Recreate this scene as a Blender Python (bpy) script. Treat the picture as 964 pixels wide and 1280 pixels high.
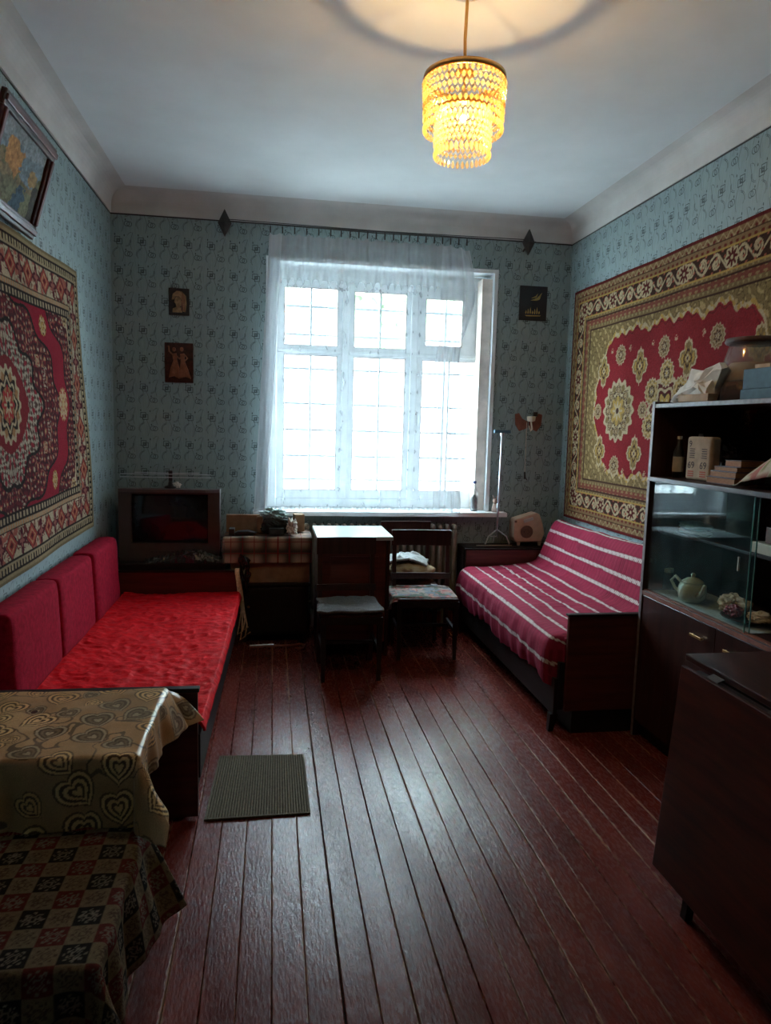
import bpy, bmesh, math, random
import numpy as np
from mathutils import Vector, Matrix
random.seed(7); RNG = np.random.default_rng(7)
for o in list(bpy.data.objects): bpy.data.objects.remove(o)
S = bpy.context.scene; COL = S.collection; PI = math.pi

# ------------------------------------------------------------------ camera, light, exposure
FPX, PITCH, YAW, ROLL = 892.7, 0.1183, 0.1592, 0.0258
CAM = np.array([1.194, 0.0, 1.62])
fw = np.array([math.sin(YAW)*math.cos(PITCH), math.cos(YAW)*math.cos(PITCH), -math.sin(PITCH)])
rt = np.array([math.cos(YAW), -math.sin(YAW), 0.0]); up = np.cross(rt, fw)
rt, up = math.cos(ROLL)*rt+math.sin(ROLL)*up, -math.sin(ROLL)*rt+math.cos(ROLL)*up
cd = bpy.data.cameras.new('camera'); cam = bpy.data.objects.new('camera', cd); COL.objects.link(cam)
cd.sensor_fit = 'VERTICAL'; cd.sensor_height = 36; cd.lens = FPX/1280*36; cd.clip_start = 0.02
cam.matrix_world = Matrix(((rt[0], up[0], -fw[0], CAM[0]), (rt[1], up[1], -fw[1], CAM[1]), (rt[2], up[2], -fw[2], CAM[2]), (0, 0, 0, 1)))
S.camera = cam
WD = bpy.data.worlds.new('overcast_sky'); S.world = WD; WD.use_nodes = True
bg = WD.node_tree.nodes['Background']; bg.inputs[0].default_value = (0.72, 0.88, 1.0, 1); bg.inputs[1].default_value = 33.0
pl = bpy.data.lights.new('window_daylight_portal', 'AREA'); pl.shape = 'RECTANGLE'; pl.size = 1.86; pl.size_y = 1.98
plo = bpy.data.objects.new('window_daylight_portal', pl); COL.objects.link(plo)
plo.location = (2.065, 6.22, 1.915); plo.rotation_euler = (-PI/2, 0, 0); pl.cycles.is_portal = True
S.view_settings.view_transform = 'Standard'; S.view_settings.look = 'None'
S.view_settings.gamma = 1; S.view_settings.use_curve_mapping = False
S.view_settings.exposure = 0.5
S.cycles.transparent_max_bounces = 32
BULB = 2300.0

W, D, ZC, ZT, Y0 = 3.61, 5.75, 3.14, 3.30, -0.45

def at(px, py, x=None, y=None, z=None):
    """point on the ray through a photo pixel at a known x, y or z of the room"""
    d = fw+rt*(px-482)/FPX-up*(py-640)/FPX
    if x is not None: k = (x-CAM[0])/d[0]
    elif y is not None: k = (y-CAM[1])/d[1]
    else: k = (z-CAM[2])/d[2]
    return CAM+d*k

# ------------------------------------------------------------------ noise
def _h(i, j, k, s):
    t = np.sin(i*127.1+j*311.7+k*74.7+s*53.3)*43758.5453
    return t-np.floor(t)
def vnoise(x, y, z=0.0, s=0):
    x, y, z = np.broadcast_arrays(np.asarray(x, float), np.asarray(y, float), np.asarray(z, float))
    i, j, k = np.floor(x), np.floor(y), np.floor(z); a, b, c = x-i, y-j, z-k
    a, b, c = a*a*(3-2*a), b*b*(3-2*b), c*c*(3-2*c); r = 0
    for di in (0, 1):
        for dj in (0, 1):
            for dk in (0, 1):
                r = r+_h(i+di, j+dj, k+dk, s)*(a if di else 1-a)*(b if dj else 1-b)*(c if dk else 1-c)
    return r*2-1
def fbm(x, y, z=0.0, s=0, o=3):
    r = 0; a = 1.0
    for q in range(o):
        r = r+a*vnoise(np.asarray(x)*2**q, np.asarray(y)*2**q, np.asarray(z)*2**q, s+q*7); a *= .5
    return r

# ------------------------------------------------------------------ node materials
class X:
    """arithmetic on sockets: builds Math nodes"""
    def __init__(s, nt, so): s.nt, s.so = nt, so
    def op(s, o, *a):
        n = s.nt.nodes.new('ShaderNodeMath'); n.operation = o
        for i, v in enumerate((s,)+a):
            if isinstance(v, X): s.nt.links.new(v.so, n.inputs[i])
            else: n.inputs[i].default_value = float(v)
        return X(s.nt, n.outputs[0])
    def __add__(s, b): return s.op('ADD', b)
    def __sub__(s, b): return s.op('SUBTRACT', b)
    def __rsub__(s, b): return s.op('MULTIPLY', -1).op('ADD', b)
    def __mul__(s, b): return s.op('MULTIPLY', b)
    def __truediv__(s, b): return s.op('DIVIDE', b)
    def abs(s): return s.op('ABSOLUTE')
    def fract(s): return s.op('FRACT')
    def floor(s): return s.op('FLOOR')
    def sin(s): return s.op('SINE')
    def max(s, b): return s.op('MAXIMUM', b)
    def min(s, b): return s.op('MINIMUM', b)
    def lt(s, b): return s.op('LESS_THAN', b)
    def gt(s, b): return s.op('GREATER_THAN', b)
    def hyp(s, b): return (s*s+b*b).op('SQRT')

def new_mat(name):
    m = bpy.data.materials.new(name); m.use_nodes = True; nt = m.node_tree
    b = nt.nodes['Principled BSDF']; return m, nt, b, nt.nodes['Material Output']
def c4(c): return (c[0], c[1], c[2], 1)
def pos(nt):
    g = nt.nodes.new('ShaderNodeNewGeometry'); return g.outputs['Position']
def mapped(nt, scale):
    mp = nt.nodes.new('ShaderNodeMapping'); mp.inputs['Scale'].default_value = scale
    nt.links.new(pos(nt), mp.inputs['Vector']); return mp.outputs[0]
def noise(nt, vec, sc, det=4, rough=.55):
    n = nt.nodes.new('ShaderNodeTexNoise'); n.inputs['Scale'].default_value = sc; n.inputs['Detail'].default_value = det
    n.inputs['Roughness'].default_value = rough; nt.links.new(vec, n.inputs['Vector']); return n.outputs['Fac']
def ramp(nt, fac, stops):
    r = nt.nodes.new('ShaderNodeValToRGB'); e = r.color_ramp.elements
    while len(e) < len(stops): e.new(.5)
    for q, (p, c) in zip(e, stops): q.position = p; q.color = c4(c) if not np.isscalar(c) else (c, c, c, 1)
    nt.links.new(fac, r.inputs[0]); return r.outputs[0]
def mix(nt, fac, a, b):
    n = nt.nodes.new('ShaderNodeMix'); n.data_type = 'RGBA'
    for s, v in ((0, fac), (6, a), (7, b)):
        if isinstance(v, X): v = v.so
        if isinstance(v, bpy.types.NodeSocket): nt.links.new(v, n.inputs[s])
        else: n.inputs[s].default_value = v if s == 0 else c4(v)
    return n.outputs[2]
def bump(nt, b, h, st, dist=.01):
    n = nt.nodes.new('ShaderNodeBump'); n.inputs['Strength'].default_value = st; n.inputs['Distance'].default_value = dist
    if isinstance(h, X): h = h.so
    nt.links.new(h, n.inputs['Height']); nt.links.new(n.outputs[0], b.inputs['Normal'])

def pm(name, col, rough=.6, var=.18, scale=14, bmp=.15, metal=0, stretch=(1, 1, 1), spec=.5, coat=0, bscale=60, sheen=0):
    m, nt, b, o = new_mat(name); v = mapped(nt, stretch)
    f = noise(nt, v, scale, 5)
    lo = [max(0, c*(1-var*1.6)) for c in col]; hi = [min(1, c*(1+var*1.3)) for c in col]
    nt.links.new(ramp(nt, f, [(.25, lo), (.75, hi)]), b.inputs['Base Color'])
    b.inputs['Roughness'].default_value = rough; b.inputs['Metallic'].default_value = metal
    b.inputs['Specular IOR Level'].default_value = spec; b.inputs['Coat Weight'].default_value = coat; b.inputs['Coat Roughness'].default_value = .15
    b.inputs['Sheen Weight'].default_value = sheen
    if bmp: bump(nt, b, noise(nt, v, bscale, 3), bmp, .004)
    return m
def vcol(name, rough=.9, bmp=.3, bscale=400, sheen=0, spec=.3, aniso=0):
    m, nt, b, o = new_mat(name)
    a = nt.nodes.new('ShaderNodeAttribute'); a.attribute_name = 'Col'
    f = noise(nt, pos(nt), bscale, 2)
    n = nt.nodes.new('ShaderNodeMix'); n.data_type = 'RGBA'; n.blend_type = 'MULTIPLY'; n.inputs[0].default_value = 1
    nt.links.new(a.outputs['Color'], n.inputs[6]); nt.links.new(ramp(nt, f, [(.3, .72), (.7, 1.0)]), n.inputs[7])
    nt.links.new(n.outputs[2], b.inputs['Base Color'])
    b.inputs['Roughness'].default_value = rough; b.inputs['Specular IOR Level'].default_value = spec; b.inputs['Sheen Weight'].default_value = sheen
    if bmp: bump(nt, b, f, bmp, .003)
    return m
def wood(name, c1, c2, rough=.3, axis=1, bmp=.05, coat=.3):
    m, nt, b, o = new_mat(name); s = [14, 14, 14]; s[axis] = 1.2
    v = mapped(nt, s); f = noise(nt, v, 2.2, 6, .6)
    nt.links.new(ramp(nt, f, [(.3, c1), (.7, c2)]), b.inputs['Base Color'])
    b.inputs['Roughness'].default_value = rough; b.inputs['Coat Weight'].default_value = coat; b.inputs['Coat Roughness'].default_value = .2; b.inputs['Specular IOR Level'].default_value = .3
    bump(nt, b, f, bmp, .002); return m

def wallpaper(name, ax):
    m, nt, b, o = new_mat(name)
    sp = nt.nodes.new('ShaderNodeSeparateXYZ'); nt.links.new(pos(nt), sp.inputs[0])
    u = X(nt, sp.outputs[ax]); v = X(nt, sp.outputs[2])
    cw, ch = .168, .215
    cu = u/cw; row = (v/ch)
    pu = cu.fract()*cw; pv = row.fract()*ch
    rnd = ((cu.floor()*12.9+row.floor()*78.2).sin()*437.5).fract()
    def sq(x, y, h, t=.0022): return (((pu-x).abs().max((pv-y).abs())-h).abs()).lt(t)
    def ci(x, y, r, t=.0020): return ((((pu-x).hyp(pv-y))-r).abs()).lt(t)
    def arc(x, y, r, t, lx, ly, gx, gy):
        a = ci(x, y, r, t); return a*((pu-lx).gt(0) if gx > 0 else (pu-lx).lt(0))*((pv-ly).gt(0) if gy > 0 else (pv-ly).lt(0))
    k = sq(.048, .160, .019).max(sq(.063, .145, .019)).max(sq(.056, .152, .006, .0026))
    k = k.max(ci(.118, .060, .018)).max(ci(.136, .057, .017)).max(((pu-.108).hyp((pv-.088)*.6)).lt(.0042)).max(((pu-.030).hyp((pv-.195)*.5)).lt(.004))
    k = k.max(((pu-.098).hyp((pv-.190)*.5)).lt(.004))
    d = arc(.060, .055, .040, .0018, .052, .030, -1, 1).max(arc(.060, .055, .047, .0014, .06, .045, -1, 1)).max(arc(.105, .150, .040, .0018, .105, .16, 1, -1)).max(arc(.105, .150, .033, .0014, .105, .16, 1, -1))
    d = d.max(arc(.020, .115, .030, .0017, .018, .09, 1, 1)).max(arc(.150, .185, .028, .0017, .15, .19, -1, 1))
    d = d.max((((pu-.080)-(pv*30).sin()*.013).abs()).lt(.0016)*pv.lt(.13)).max((((pu-.150)-(pv*34).sin()*.010).abs()).lt(.0016)*pv.gt(.09))
    st = noise(nt, mapped(nt, (60, 60, 4)), 3, 4); big = noise(nt, pos(nt), .9, 3)
    base = ramp(nt, st, [(.3, (.215, .285, .290)), (.7, (.305, .390, .392))])
    base = mix(nt, X(nt, big)*.35, base, (.22, .255, .245))
    ln = mix(nt, rnd*.4, (.018, .03, .03), (.06, .085, .085))
    col = mix(nt, d*.66, base, ln); col = mix(nt, k*.85, col, ln)
    nt.links.new(col, b.inputs['Base Color']); b.inputs['Roughness'].default_value = .62; b.inputs['Specular IOR Level'].default_value = .35
    bump(nt, b, st, .12, .003); return m

def plank_paint():
    m, nt, b, o = new_mat('painted_plank')
    sp = nt.nodes.new('ShaderNodeSeparateXYZ'); nt.links.new(pos(nt), sp.inputs[0]); x = X(nt, sp.outputs[0])
    edge = ((x/PW).fract()-.5).abs()*2.0
    n1 = X(nt, noise(nt, mapped(nt, (6, 1.2, 1)), 2.5, 6, .65)); n2 = X(nt, noise(nt, mapped(nt, (30, 9, 1)), 3, 4))
    n3 = X(nt, noise(nt, mapped(nt, (2.0, .7, 1)), 1.3, 3))
    base = ramp(nt, n1.so, [(.28, (.075, .0105, .0075)), (.5, (.130, .020, .013)), (.75, (.175, .038, .024))])
    pidx = ((x/PW).floor()*7.31).sin().abs()
    base = mix(nt, pidx*.35, base, (.060, .012, .009))
    wear = (n1*.55+n3*.75-.82)*6.0
    wear = wear.max(0).min(1)
    base = mix(nt, wear*.55, base, (.17, .075, .040))
    chip = (edge-.87)*7.5+(n2-.52)*4.2*edge+(n3-.55)*3.5*edge
    chip = chip.max(0).min(1)
    base = mix(nt, chip*.85, base, (.25, .125, .062))
    nt.links.new(base, b.inputs['Base Color'])
    r = ramp(nt, n2.so, [(.25, .19), (.8, .36)]); rr = X(nt, r)+chip*.3
    nt.links.new(rr.so, b.inputs['Roughness']); nt.links.new(ramp(nt, n3.so, [(.30, .08), (.65, .28)]), b.inputs['Specular IOR Level'])
    n4 = X(nt, noise(nt, mapped(nt, (22, 5, 1)), 5, 4, .6))
    bump(nt, b, n4*.7+n2*.12-chip*.4+n1*.6, .40, .006); return m

PW = W/36
M = {}
M['wp_x'] = wallpaper('wallpaper_far', 0); M['wp_y'] = wallpaper('wallpaper_side', 1)
M['plank'] = plank_paint()
M['ceil'] = pm('ceiling_limewash', (.76, .77, .77), .9, .06, 1.6, .25, bscale=9)
M['cornice'] = pm('cornice_plaster', (.60, .56, .53), .85, .10, 3, .2, bscale=18)
M['dark'] = pm('dark_subfloor', (.03, .018, .012), .9)
M['white'] = pm('white_window_paint', (.74, .77, .78), .45, .08, 7, .12)
M['oldwhite'] = pm('aged_white_paint', (.56, .47, .41), .6, .18, 9, .3, bscale=30)
M['wood'] = wood('dark_mahogany_veneer', (.018, .0065, .005), (.050, .016, .012), .32, 2)
M['woody'] = wood('dark_mahogany_lengthwise', (.016, .0060, .0048), (.045, .014, .011), .5, 1, coat=0)
M['redwood'] = wood('red_mahogany_veneer', (.060, .014, .011), (.125, .030, .022), .33, 0)
M['tablewood'] = wood('polished_table_veneer', (.016, .0042, .0032), (.075, .017, .010), .36, 1, coat=0)
M['black'] = wood('blackened_wood', (.006, .0045, .0045), (.016, .011, .010), .5, 1, coat=0)
M['edge'] = pm('worn_veneer_edge', (.17, .14, .14), .5, .3, 30)
M['plush'] = pm('red_plush', (.30, .007, .026), .95, .22, 40, .5, bscale=250, spec=.08)
M['satin'] = pm('red_satin_quilt', (.56, .008, .013), .65, .22, 26, .55, bscale=70, spec=.06)
M['carpet'] = vcol('carpet_pile', .95, .6, 500, 0, .1)
M['brocade'] = vcol('gold_brocade', .33, .15, 260, 0, .5)
M['blanket'] = vcol('woven_blanket', 1.0, .5, 420, 0, .02)
M['cover'] = vcol('cotton_cover', .9, .4, 380, 0, .15)
M['picture'] = vcol('oil_paint', .75, .3, 90, 0, .15)
M['cotton'] = vcol('printed_cotton', .9, .3, 300)
M['steel'] = pm('bright_steel', (.62, .66, .72), .28, .08, 30, .05, metal=.85)
M['iron'] = pm('black_iron', (.03, .027, .025), .5, .2, 30, .2)
M['grille'] = pm('grille_paint', (.16, .17, .18), .6, .1, 20)
M['brass'] = pm('old_brass', (.62, .36, .13), .35, .15, 25, .05, metal=.9)
M['copper'] = pm('embossed_copper', (.30, .115, .065), .38, .25, 30, .2, metal=.75)
M['bronze'] = pm('bronze_relief', (.33, .20, .10), .42, .3, 40, .2, metal=.7)
M['gold'] = pm('gold_paint', (.42, .28, .08), .45, .25, 40, .1, metal=.5)
M['plastic'] = pm('black_plastic', (.016, .015, .016), .38, .1, 20, .05)
M['bagplastic'] = pm('black_film', (.012, .012, .014), .16, .2, 20, .3, spec=.8)
M['tvcase'] = pm('dark_brown_plastic', (.050, .036, .033), .55, .12, 20, .08)
M['tvscreen'] = pm('tv_tube_glass', (.010, .010, .013), .10, .1, 4, 0, spec=.4)
M['silvertv'] = pm('grey_bezel', (.10, .08, .078), .4, .1, 20)
M['beige'] = pm('beige_plastic', (.50, .36, .25), .45, .08, 20, .1)
M['beiged'] = pm('brown_grille', (.15, .085, .055), .5, .1, 20)
M['cream'] = pm('cream_plastic', (.62, .53, .42), .45, .06, 20)
M['cardboard'] = pm('cardboard', (.26, .145, .075), .85, .15, 18, .2)
M['paper'] = pm('white_paper', (.62, .58, .53), .8, .12, 25, .3, bscale=40)
M['kraft'] = pm('kraft_paper', (.42, .30, .20), .8, .15, 25, .2)
M['ink'] = pm('print_ink', (.05, .03, .03), .7, .1); M['redink'] = pm('red_ink', (.42, .08, .04), .7, .1)
M['book'] = pm('book_block', (.30, .12, .045), .8, .25, 60, .2, stretch=(1, 1, 8))
M['bookd'] = pm('book_cover_dark', (.06, .022, .018), .6, .2)
M['blue'] = pm('blue_card', (.055, .12, .17), .75, .12, 30, .2)
M['bluecap'] = pm('blue_cap', (.02, .05, .16), .4, .1)
M['rope'] = pm('jute_cord', (.66, .46, .30), .9, .25, 60, .4)
M['mat'] = pm('ribbed_mat_fibre', (.105, .085, .050), .95, .35, 90, .5, bscale=300)
M['knit'] = pm('grey_knit', (.105, .105, .105), .95, .35, 120, .8, bscale=260)
M['rad'] = pm('radiator_paint', (.24, .21, .17), .55, .2, 14, .2)
M['paletop'] = pm('pale_tabletop', (.34, .40, .395), .3, .08, 6, .06, spec=.6)
M['greencloth'] = pm('dark_green_cloth', (.030, .040, .036), .9, .3, 30, .4)
M['mintfilm'] = pm('mint_film', (.30, .42, .39), .35, .2, 30, .4)
M['ceramic'] = pm('cream_ceramic', (.72, .66, .48), .25, .12, 12, .05)
M['pink'] = pm('pink_wrap', (.48, .09, .12), .4, .3, 60, .3)
M['cracker'] = pm('baked_pastry', (.66, .46, .28), .8, .25, 40, .4)
M['bluecloth'] = pm('turquoise_towel', (.26, .52, .58), .9, .2, 40, .4)
M['lace'] = pm('white_linen', (.46, .48, .46), .9, .1, 40, .4)
M['terracotta'] = pm('stained_wood', (.20, .062, .036), .5, .2, 30)
M['skinclay'] = pm('pink_clay', (.48, .34, .28), .7, .15, 40)
M['facade'] = pm('facade_render', (.72, .74, .76), .9, .06, 2); M['roofm'] = pm('roof_sheet', (.34, .34, .36), .8)
M['leaf'] = pm('tree_leaves', (.30, .40, .24), .8, .3, 5, .2); M['bark'] = pm('bark', (.16, .12, .09), .9)
M['grass'] = pm('yard_paving', (.55, .56, .54), .9, .2, 1); M['farglass'] = pm('far_window_glass', (.20, .24, .28), .1, .1, 1, 0)

def front_only(nt, f):
    """a pane reflects at the face that is met first; no inner reflection at the back of the thin sheet"""
    g = nt.nodes.new('ShaderNodeNewGeometry'); return (X(nt, f.outputs[0])*(1-X(nt, g.outputs['Backfacing']))).so
def special():
    m, nt, b, o = new_mat('window_glass'); nt.nodes.remove(b)
    t = nt.nodes.new('ShaderNodeBsdfTransparent'); g = nt.nodes.new('ShaderNodeBsdfGlossy'); g.inputs['Roughness'].default_value = .02
    t.inputs[0].default_value = (.95, .98, .98, 1)
    x = nt.nodes.new('ShaderNodeMixShader'); f = nt.nodes.new('ShaderNodeFresnel'); f.inputs[0].default_value = 1.35
    nt.links.new(front_only(nt, f), x.inputs[0]); nt.links.new(t.outputs[0], x.inputs[1]); nt.links.new(g.outputs[0], x.inputs[2]); nt.links.new(x.outputs[0], o.inputs[0])
    M['glass'] = m
    m, nt, b, o = new_mat('cabinet_glass'); nt.nodes.remove(b)
    t = nt.nodes.new('ShaderNodeBsdfTransparent'); g = nt.nodes.new('ShaderNodeBsdfGlossy'); g.inputs['Roughness'].default_value = .025
    t.inputs[0].default_value = (.95, .985, .985, 1); d = nt.nodes.new('ShaderNodeBsdfDiffuse'); d.inputs[0].default_value = (.20, .34, .36, 1)
    x = nt.nodes.new('ShaderNodeMixShader'); f = nt.nodes.new('ShaderNodeFresnel'); f.inputs[0].default_value = 1.38
    x2 = nt.nodes.new('ShaderNodeMixShader')
    nt.links.new(ramp(nt, noise(nt, mapped(nt, (1, 6, 6)), 2, 5), [(.35, .012), (.8, .05)]), x2.inputs[0])
    nt.links.new(t.outputs[0], x2.inputs[1]); nt.links.new(d.outputs[0], x2.inputs[2])
    nt.links.new(front_only(nt, f), x.inputs[0]); nt.links.new(x2.outputs[0], x.inputs[1]); nt.links.new(g.outputs[0], x.inputs[2]); nt.links.new(x.outputs[0], o.inputs[0])
    M['cabglass'] = m
    m, nt, b, o = new_mat('glass_edge_green'); b.inputs['Base Color'].default_value = (.16, .36, .32, 1); b.inputs['Roughness'].default_value = .15
    M['glassedge'] = m
    m, nt, b, o = new_mat('clear_plastic'); nt.nodes.remove(b)
    t = nt.nodes.new('ShaderNodeBsdfTransparent'); t.inputs[0].default_value = (.93, .93, .93, 1); g = nt.nodes.new('ShaderNodeBsdfGlossy'); g.inputs['Roughness'].default_value = .08
    d = nt.nodes.new('ShaderNodeBsdfDiffuse'); d.inputs[0].default_value = (.6, .6, .6, 1)
    x = nt.nodes.new('ShaderNodeMixShader'); x.inputs[0].default_value = .16; x2 = nt.nodes.new('ShaderNodeMixShader'); x2.inputs[0].default_value = .12
    nt.links.new(t.outputs[0], x.inputs[1]); nt.links.new(g.outputs[0], x.inputs[2]); nt.links.new(x.outputs[0], x2.inputs[1]); nt.links.new(d.outputs[0], x2.inputs[2]); nt.links.new(x2.outputs[0], o.inputs[0])
    M['clear'] = m
    # tulle: open weave with lace motifs
    m, nt, b, o = new_mat('white_tulle'); nt.nodes.remove(b)
    t = nt.nodes.new('ShaderNodeBsdfTransparent'); d = nt.nodes.new('ShaderNodeBsdfDiffuse'); d.inputs[0].default_value = (.92, .94, .96, 1)
    tl = nt.nodes.new('ShaderNodeBsdfTranslucent'); tl.inputs[0].default_value = (.055, .063, .071, 1)
    x = nt.nodes.new('ShaderNodeMixShader'); x.inputs[0].default_value = .5; x2 = nt.nodes.new('ShaderNodeMixShader')
    nt.links.new(d.outputs[0], x.inputs[1]); nt.links.new(tl.outputs[0], x.inputs[2])
    at_ = nt.nodes.new('ShaderNodeAttribute'); at_.attribute_name = 'Col'
    nt.links.new(at_.outputs['Fac'], x2.inputs[0]); nt.links.new(t.outputs[0], x2.inputs[1]); nt.links.new(x.outputs[0], x2.inputs[2]); nt.links.new(x2.outputs[0], o.inputs[0])
    M['tulle'] = m
    m, nt, b, o = new_mat('amber_crystal'); nt.nodes.remove(b)
    t = nt.nodes.new('ShaderNodeBsdfTransparent'); t.inputs[0].default_value = (1, .90, .70, 1); tl = nt.nodes.new('ShaderNodeBsdfTranslucent'); tl.inputs[0].default_value = (1, .75, .40, 1)
    g = nt.nodes.new('ShaderNodeBsdfGlossy'); g.inputs[0].default_value = (1, .85, .6, 1); g.inputs['Roughness'].default_value = .12
    x = nt.nodes.new('ShaderNodeMixShader'); x.inputs[0].default_value = .32; x2 = nt.nodes.new('ShaderNodeMixShader'); x2.inputs[0].default_value = .08
    nt.links.new(t.outputs[0], x.inputs[1]); nt.links.new(tl.outputs[0], x.inputs[2]); nt.links.new(x.outputs[0], x2.inputs[1]); nt.links.new(g.outputs[0], x2.inputs[2]); nt.links.new(x2.outputs[0], o.inputs[0])
    M['crystal'] = m
    m, nt, b, o = new_mat('lit_bulb'); b.inputs['Emission Color'].default_value = (1, .66, .30, 1); b.inputs['Emission Strength'].default_value = BULB
    M['bulb'] = m
special()

# ------------------------------------------------------------------ mesh helpers
ORG = {}
class MB:
    def __init__(s): s.v = []; s.f = []
    def add(s, v, f):
        n = len(s.v); s.v += [tuple(map(float, p)) for p in v]; s.f += [tuple(i+n for i in q) for q in f]; return s
    def box(s, x0, x1, y0, y1, z0, z1):
        return s.add([(x0, y0, z0), (x1, y0, z0), (x1, y1, z0), (x0, y1, z0), (x0, y0, z1), (x1, y0, z1), (x1, y1, z1), (x0, y1, z1)],
                     [(0, 3, 2, 1), (4, 5, 6, 7), (0, 1, 5, 4), (1, 2, 6, 5), (2, 3, 7, 6), (3, 0, 4, 7)])
    def obox(s, c, d, rz=0, rx=0, ry=0):
        R = Matrix.Rotation(rz, 3, 'Z') @ Matrix.Rotation(ry, 3, 'Y') @ Matrix.Rotation(rx, 3, 'X'); m = MB().box(-d[0]/2, d[0]/2, -d[1]/2, d[1]/2, -d[2]/2, d[2]/2)
        return s.add([Vector(c)+R @ Vector(p) for p in m.v], m.f)
    def taper(s, p0, p1, a, b):
        """square leg from p0 (half size a) to p1 (half size b)"""
        v = [(p[0]+i*h, p[1]+j*h, p[2]) for p, h in ((p0, a), (p1, b)) for i, j in ((-1, -1), (1, -1), (1, 1), (-1, 1))]
        return s.add(v, [(0, 3, 2, 1), (4, 5, 6, 7), (0, 1, 5, 4), (1, 2, 6, 5), (2, 3, 7, 6), (3, 0, 4, 7)])
    def tube(s, pts, r, n=8, closed=False):
        P = [Vector(p) for p in pts]; k = len(P); rr = r if isinstance(r, (list, tuple)) else [r]*k; rings = []; nrm = None
        for i, p in enumerate(P):
            a = P[i-1] if i or closed else P[0]; b = P[(i+1) % k] if i < k-1 or closed else P[-1]
            t = (b-a).normalized()
            if nrm is None: nrm = t.orthogonal().normalized()
            nrm = (nrm-t*nrm.dot(t)).normalized(); bi = t.cross(nrm)
            rings.append([p+(nrm*math.cos(2*PI*j/n)+bi*math.sin(2*PI*j/n))*rr[i] for j in range(n)])
        f = []; m = k if closed else k-1
        for i in range(m):
            for j in range(n): f.append((i*n+j, i*n+(j+1) % n, ((i+1) % k)*n+(j+1) % n, ((i+1) % k)*n+j))
        if not closed: f += [tuple(range(n))[::-1], tuple((k-1)*n+j for j in range(n))]
        return s.add([q for g in rings for q in g], f)
    def lathe(s, prof, c, n=20, axis='z'):
        v = []; k = len(prof)
        for r, h in prof:
            for j in range(n):
                a = 2*PI*j/n; q = (r*math.cos(a), r*math.sin(a), h)
                if axis == 'y': q = (q[0], q[2], q[1])
                if axis == 'x': q = (q[2], q[0], q[1])
                v.append((c[0]+q[0], c[1]+q[1], c[2]+q[2]))
        f = [(i*n+j, i*n+(j+1) % n, (i+1)*n+(j+1) % n, (i+1)*n+j) for i in range(k-1) for j in range(n)]
        if prof[0] != prof[-1]: f += [tuple(range(n))[::-1], tuple((k-1)*n+j for j in range(n))]
        return s.add(v, f)
    def prism(s, poly, a0, a1, axis='y'):
        n = len(poly)
        def q(p, a): return (p[0], a, p[1]) if axis == 'y' else ((a, p[0], p[1]) if axis == 'x' else (p[0], p[1], a))
        v = [q(p, a0) for p in poly]+[q(p, a1) for p in poly]
        return s.add(v, [tuple(range(n)), tuple(range(2*n-1, n-1, -1))]+[(i, i+n, (i+1) % n+n, (i+1) % n) for i in range(n)])
    def grid(s, P):
        nu, nv = P.shape[:2]; n = len(s.v); s.v += list(map(tuple, P.reshape(-1, 3).tolist()))
        i = np.arange(nu-1)[:, None]*nv+np.arange(nv-1)[None, :]+n
        s.f += np.stack([i, i+nv, i+nv+1, i+1], -1).reshape(-1, 4).tolist(); return s
    def blob(s, c, r, seed=0, amp=.25, fr=2.0, nu=28, nv=18, flat=None, o=3):
        th = np.linspace(0, 2*PI, nu, endpoint=False)[:, None]; ph = np.linspace(.03, PI-.03, nv)[None, :]
        x, y, z = np.cos(th)*np.sin(ph), np.sin(th)*np.sin(ph), np.cos(ph)+0*th
        k = 1+amp*fbm(x*fr+5, y*fr+5, z*fr+5, seed, o)
        P = np.stack([c[0]+r[0]*x*k, c[1]+r[1]*y*k, c[2]+r[2]*z*k], -1)
        if flat is not None: P[..., 2] = np.maximum(P[..., 2], flat)
        n = len(s.v); s.v += list(map(tuple, P.reshape(-1, 3).tolist()))
        for i in range(nu):
            for j in range(nv-1): s.f.append((n+i*nv+j, n+i*nv+j+1, n+((i+1) % nu)*nv+j+1, n+((i+1) % nu)*nv+j))
        s.f += [tuple(n+i*nv for i in range(nu)), tuple(n+i*nv+nv-1 for i in range(nu))[::-1]]
        return s
    def build(s, name, mat, parent=None, smooth=False, bevel=0, seg=2, col=None, local=False, solid=0, fix=True):
        v = np.array(s.v)
        if parent is None: org = np.array([(v[:, 0].min()+v[:, 0].max())/2, (v[:, 1].min()+v[:, 1].max())/2, v[:, 2].min()])
        else: org = np.zeros(3) if local else np.array(ORG[parent.name])
        me = bpy.data.meshes.new(name); me.from_pydata((v-org).tolist(), [], s.f)
        if col is not None:
            a = me.attributes.new('Col', 'FLOAT_COLOR', 'POINT'); c = np.ones((len(v), 4), np.float32); c[:len(col), :3] = col; a.data.foreach_set('color', c.ravel())
        if fix or bevel:
            bm = bmesh.new(); bm.from_mesh(me); bmesh.ops.recalc_face_normals(bm, faces=bm.faces)
            if bevel: bmesh.ops.bevel(bm, geom=[e for e in bm.edges if e.calc_face_angle(0) > .6], offset=bevel, segments=seg, affect='EDGES', profile=.5, clamp_overlap=True)
            bm.to_mesh(me); bm.free()
        if smooth: me.polygons.foreach_set('use_smooth', [True]*len(me.polygons))
        me.materials.append(M[mat] if isinstance(mat, str) else mat); me.update()
        o = bpy.data.objects.new(name, me); COL.objects.link(o)
        if parent is not None: o.parent = parent; ORG[o.name] = ORG[parent.name] if not local else (0, 0, 0)
        else: o.location = org; ORG[o.name] = tuple(org)
        if solid:
            m = o.modifiers.new('thickness', 'SOLIDIFY'); m.thickness = solid; m.offset = -1
        return o
def tag(o, label, cat, group=None):
    o['label'] = label; o['category'] = cat
    if group: o['group'] = group
    return o
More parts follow.
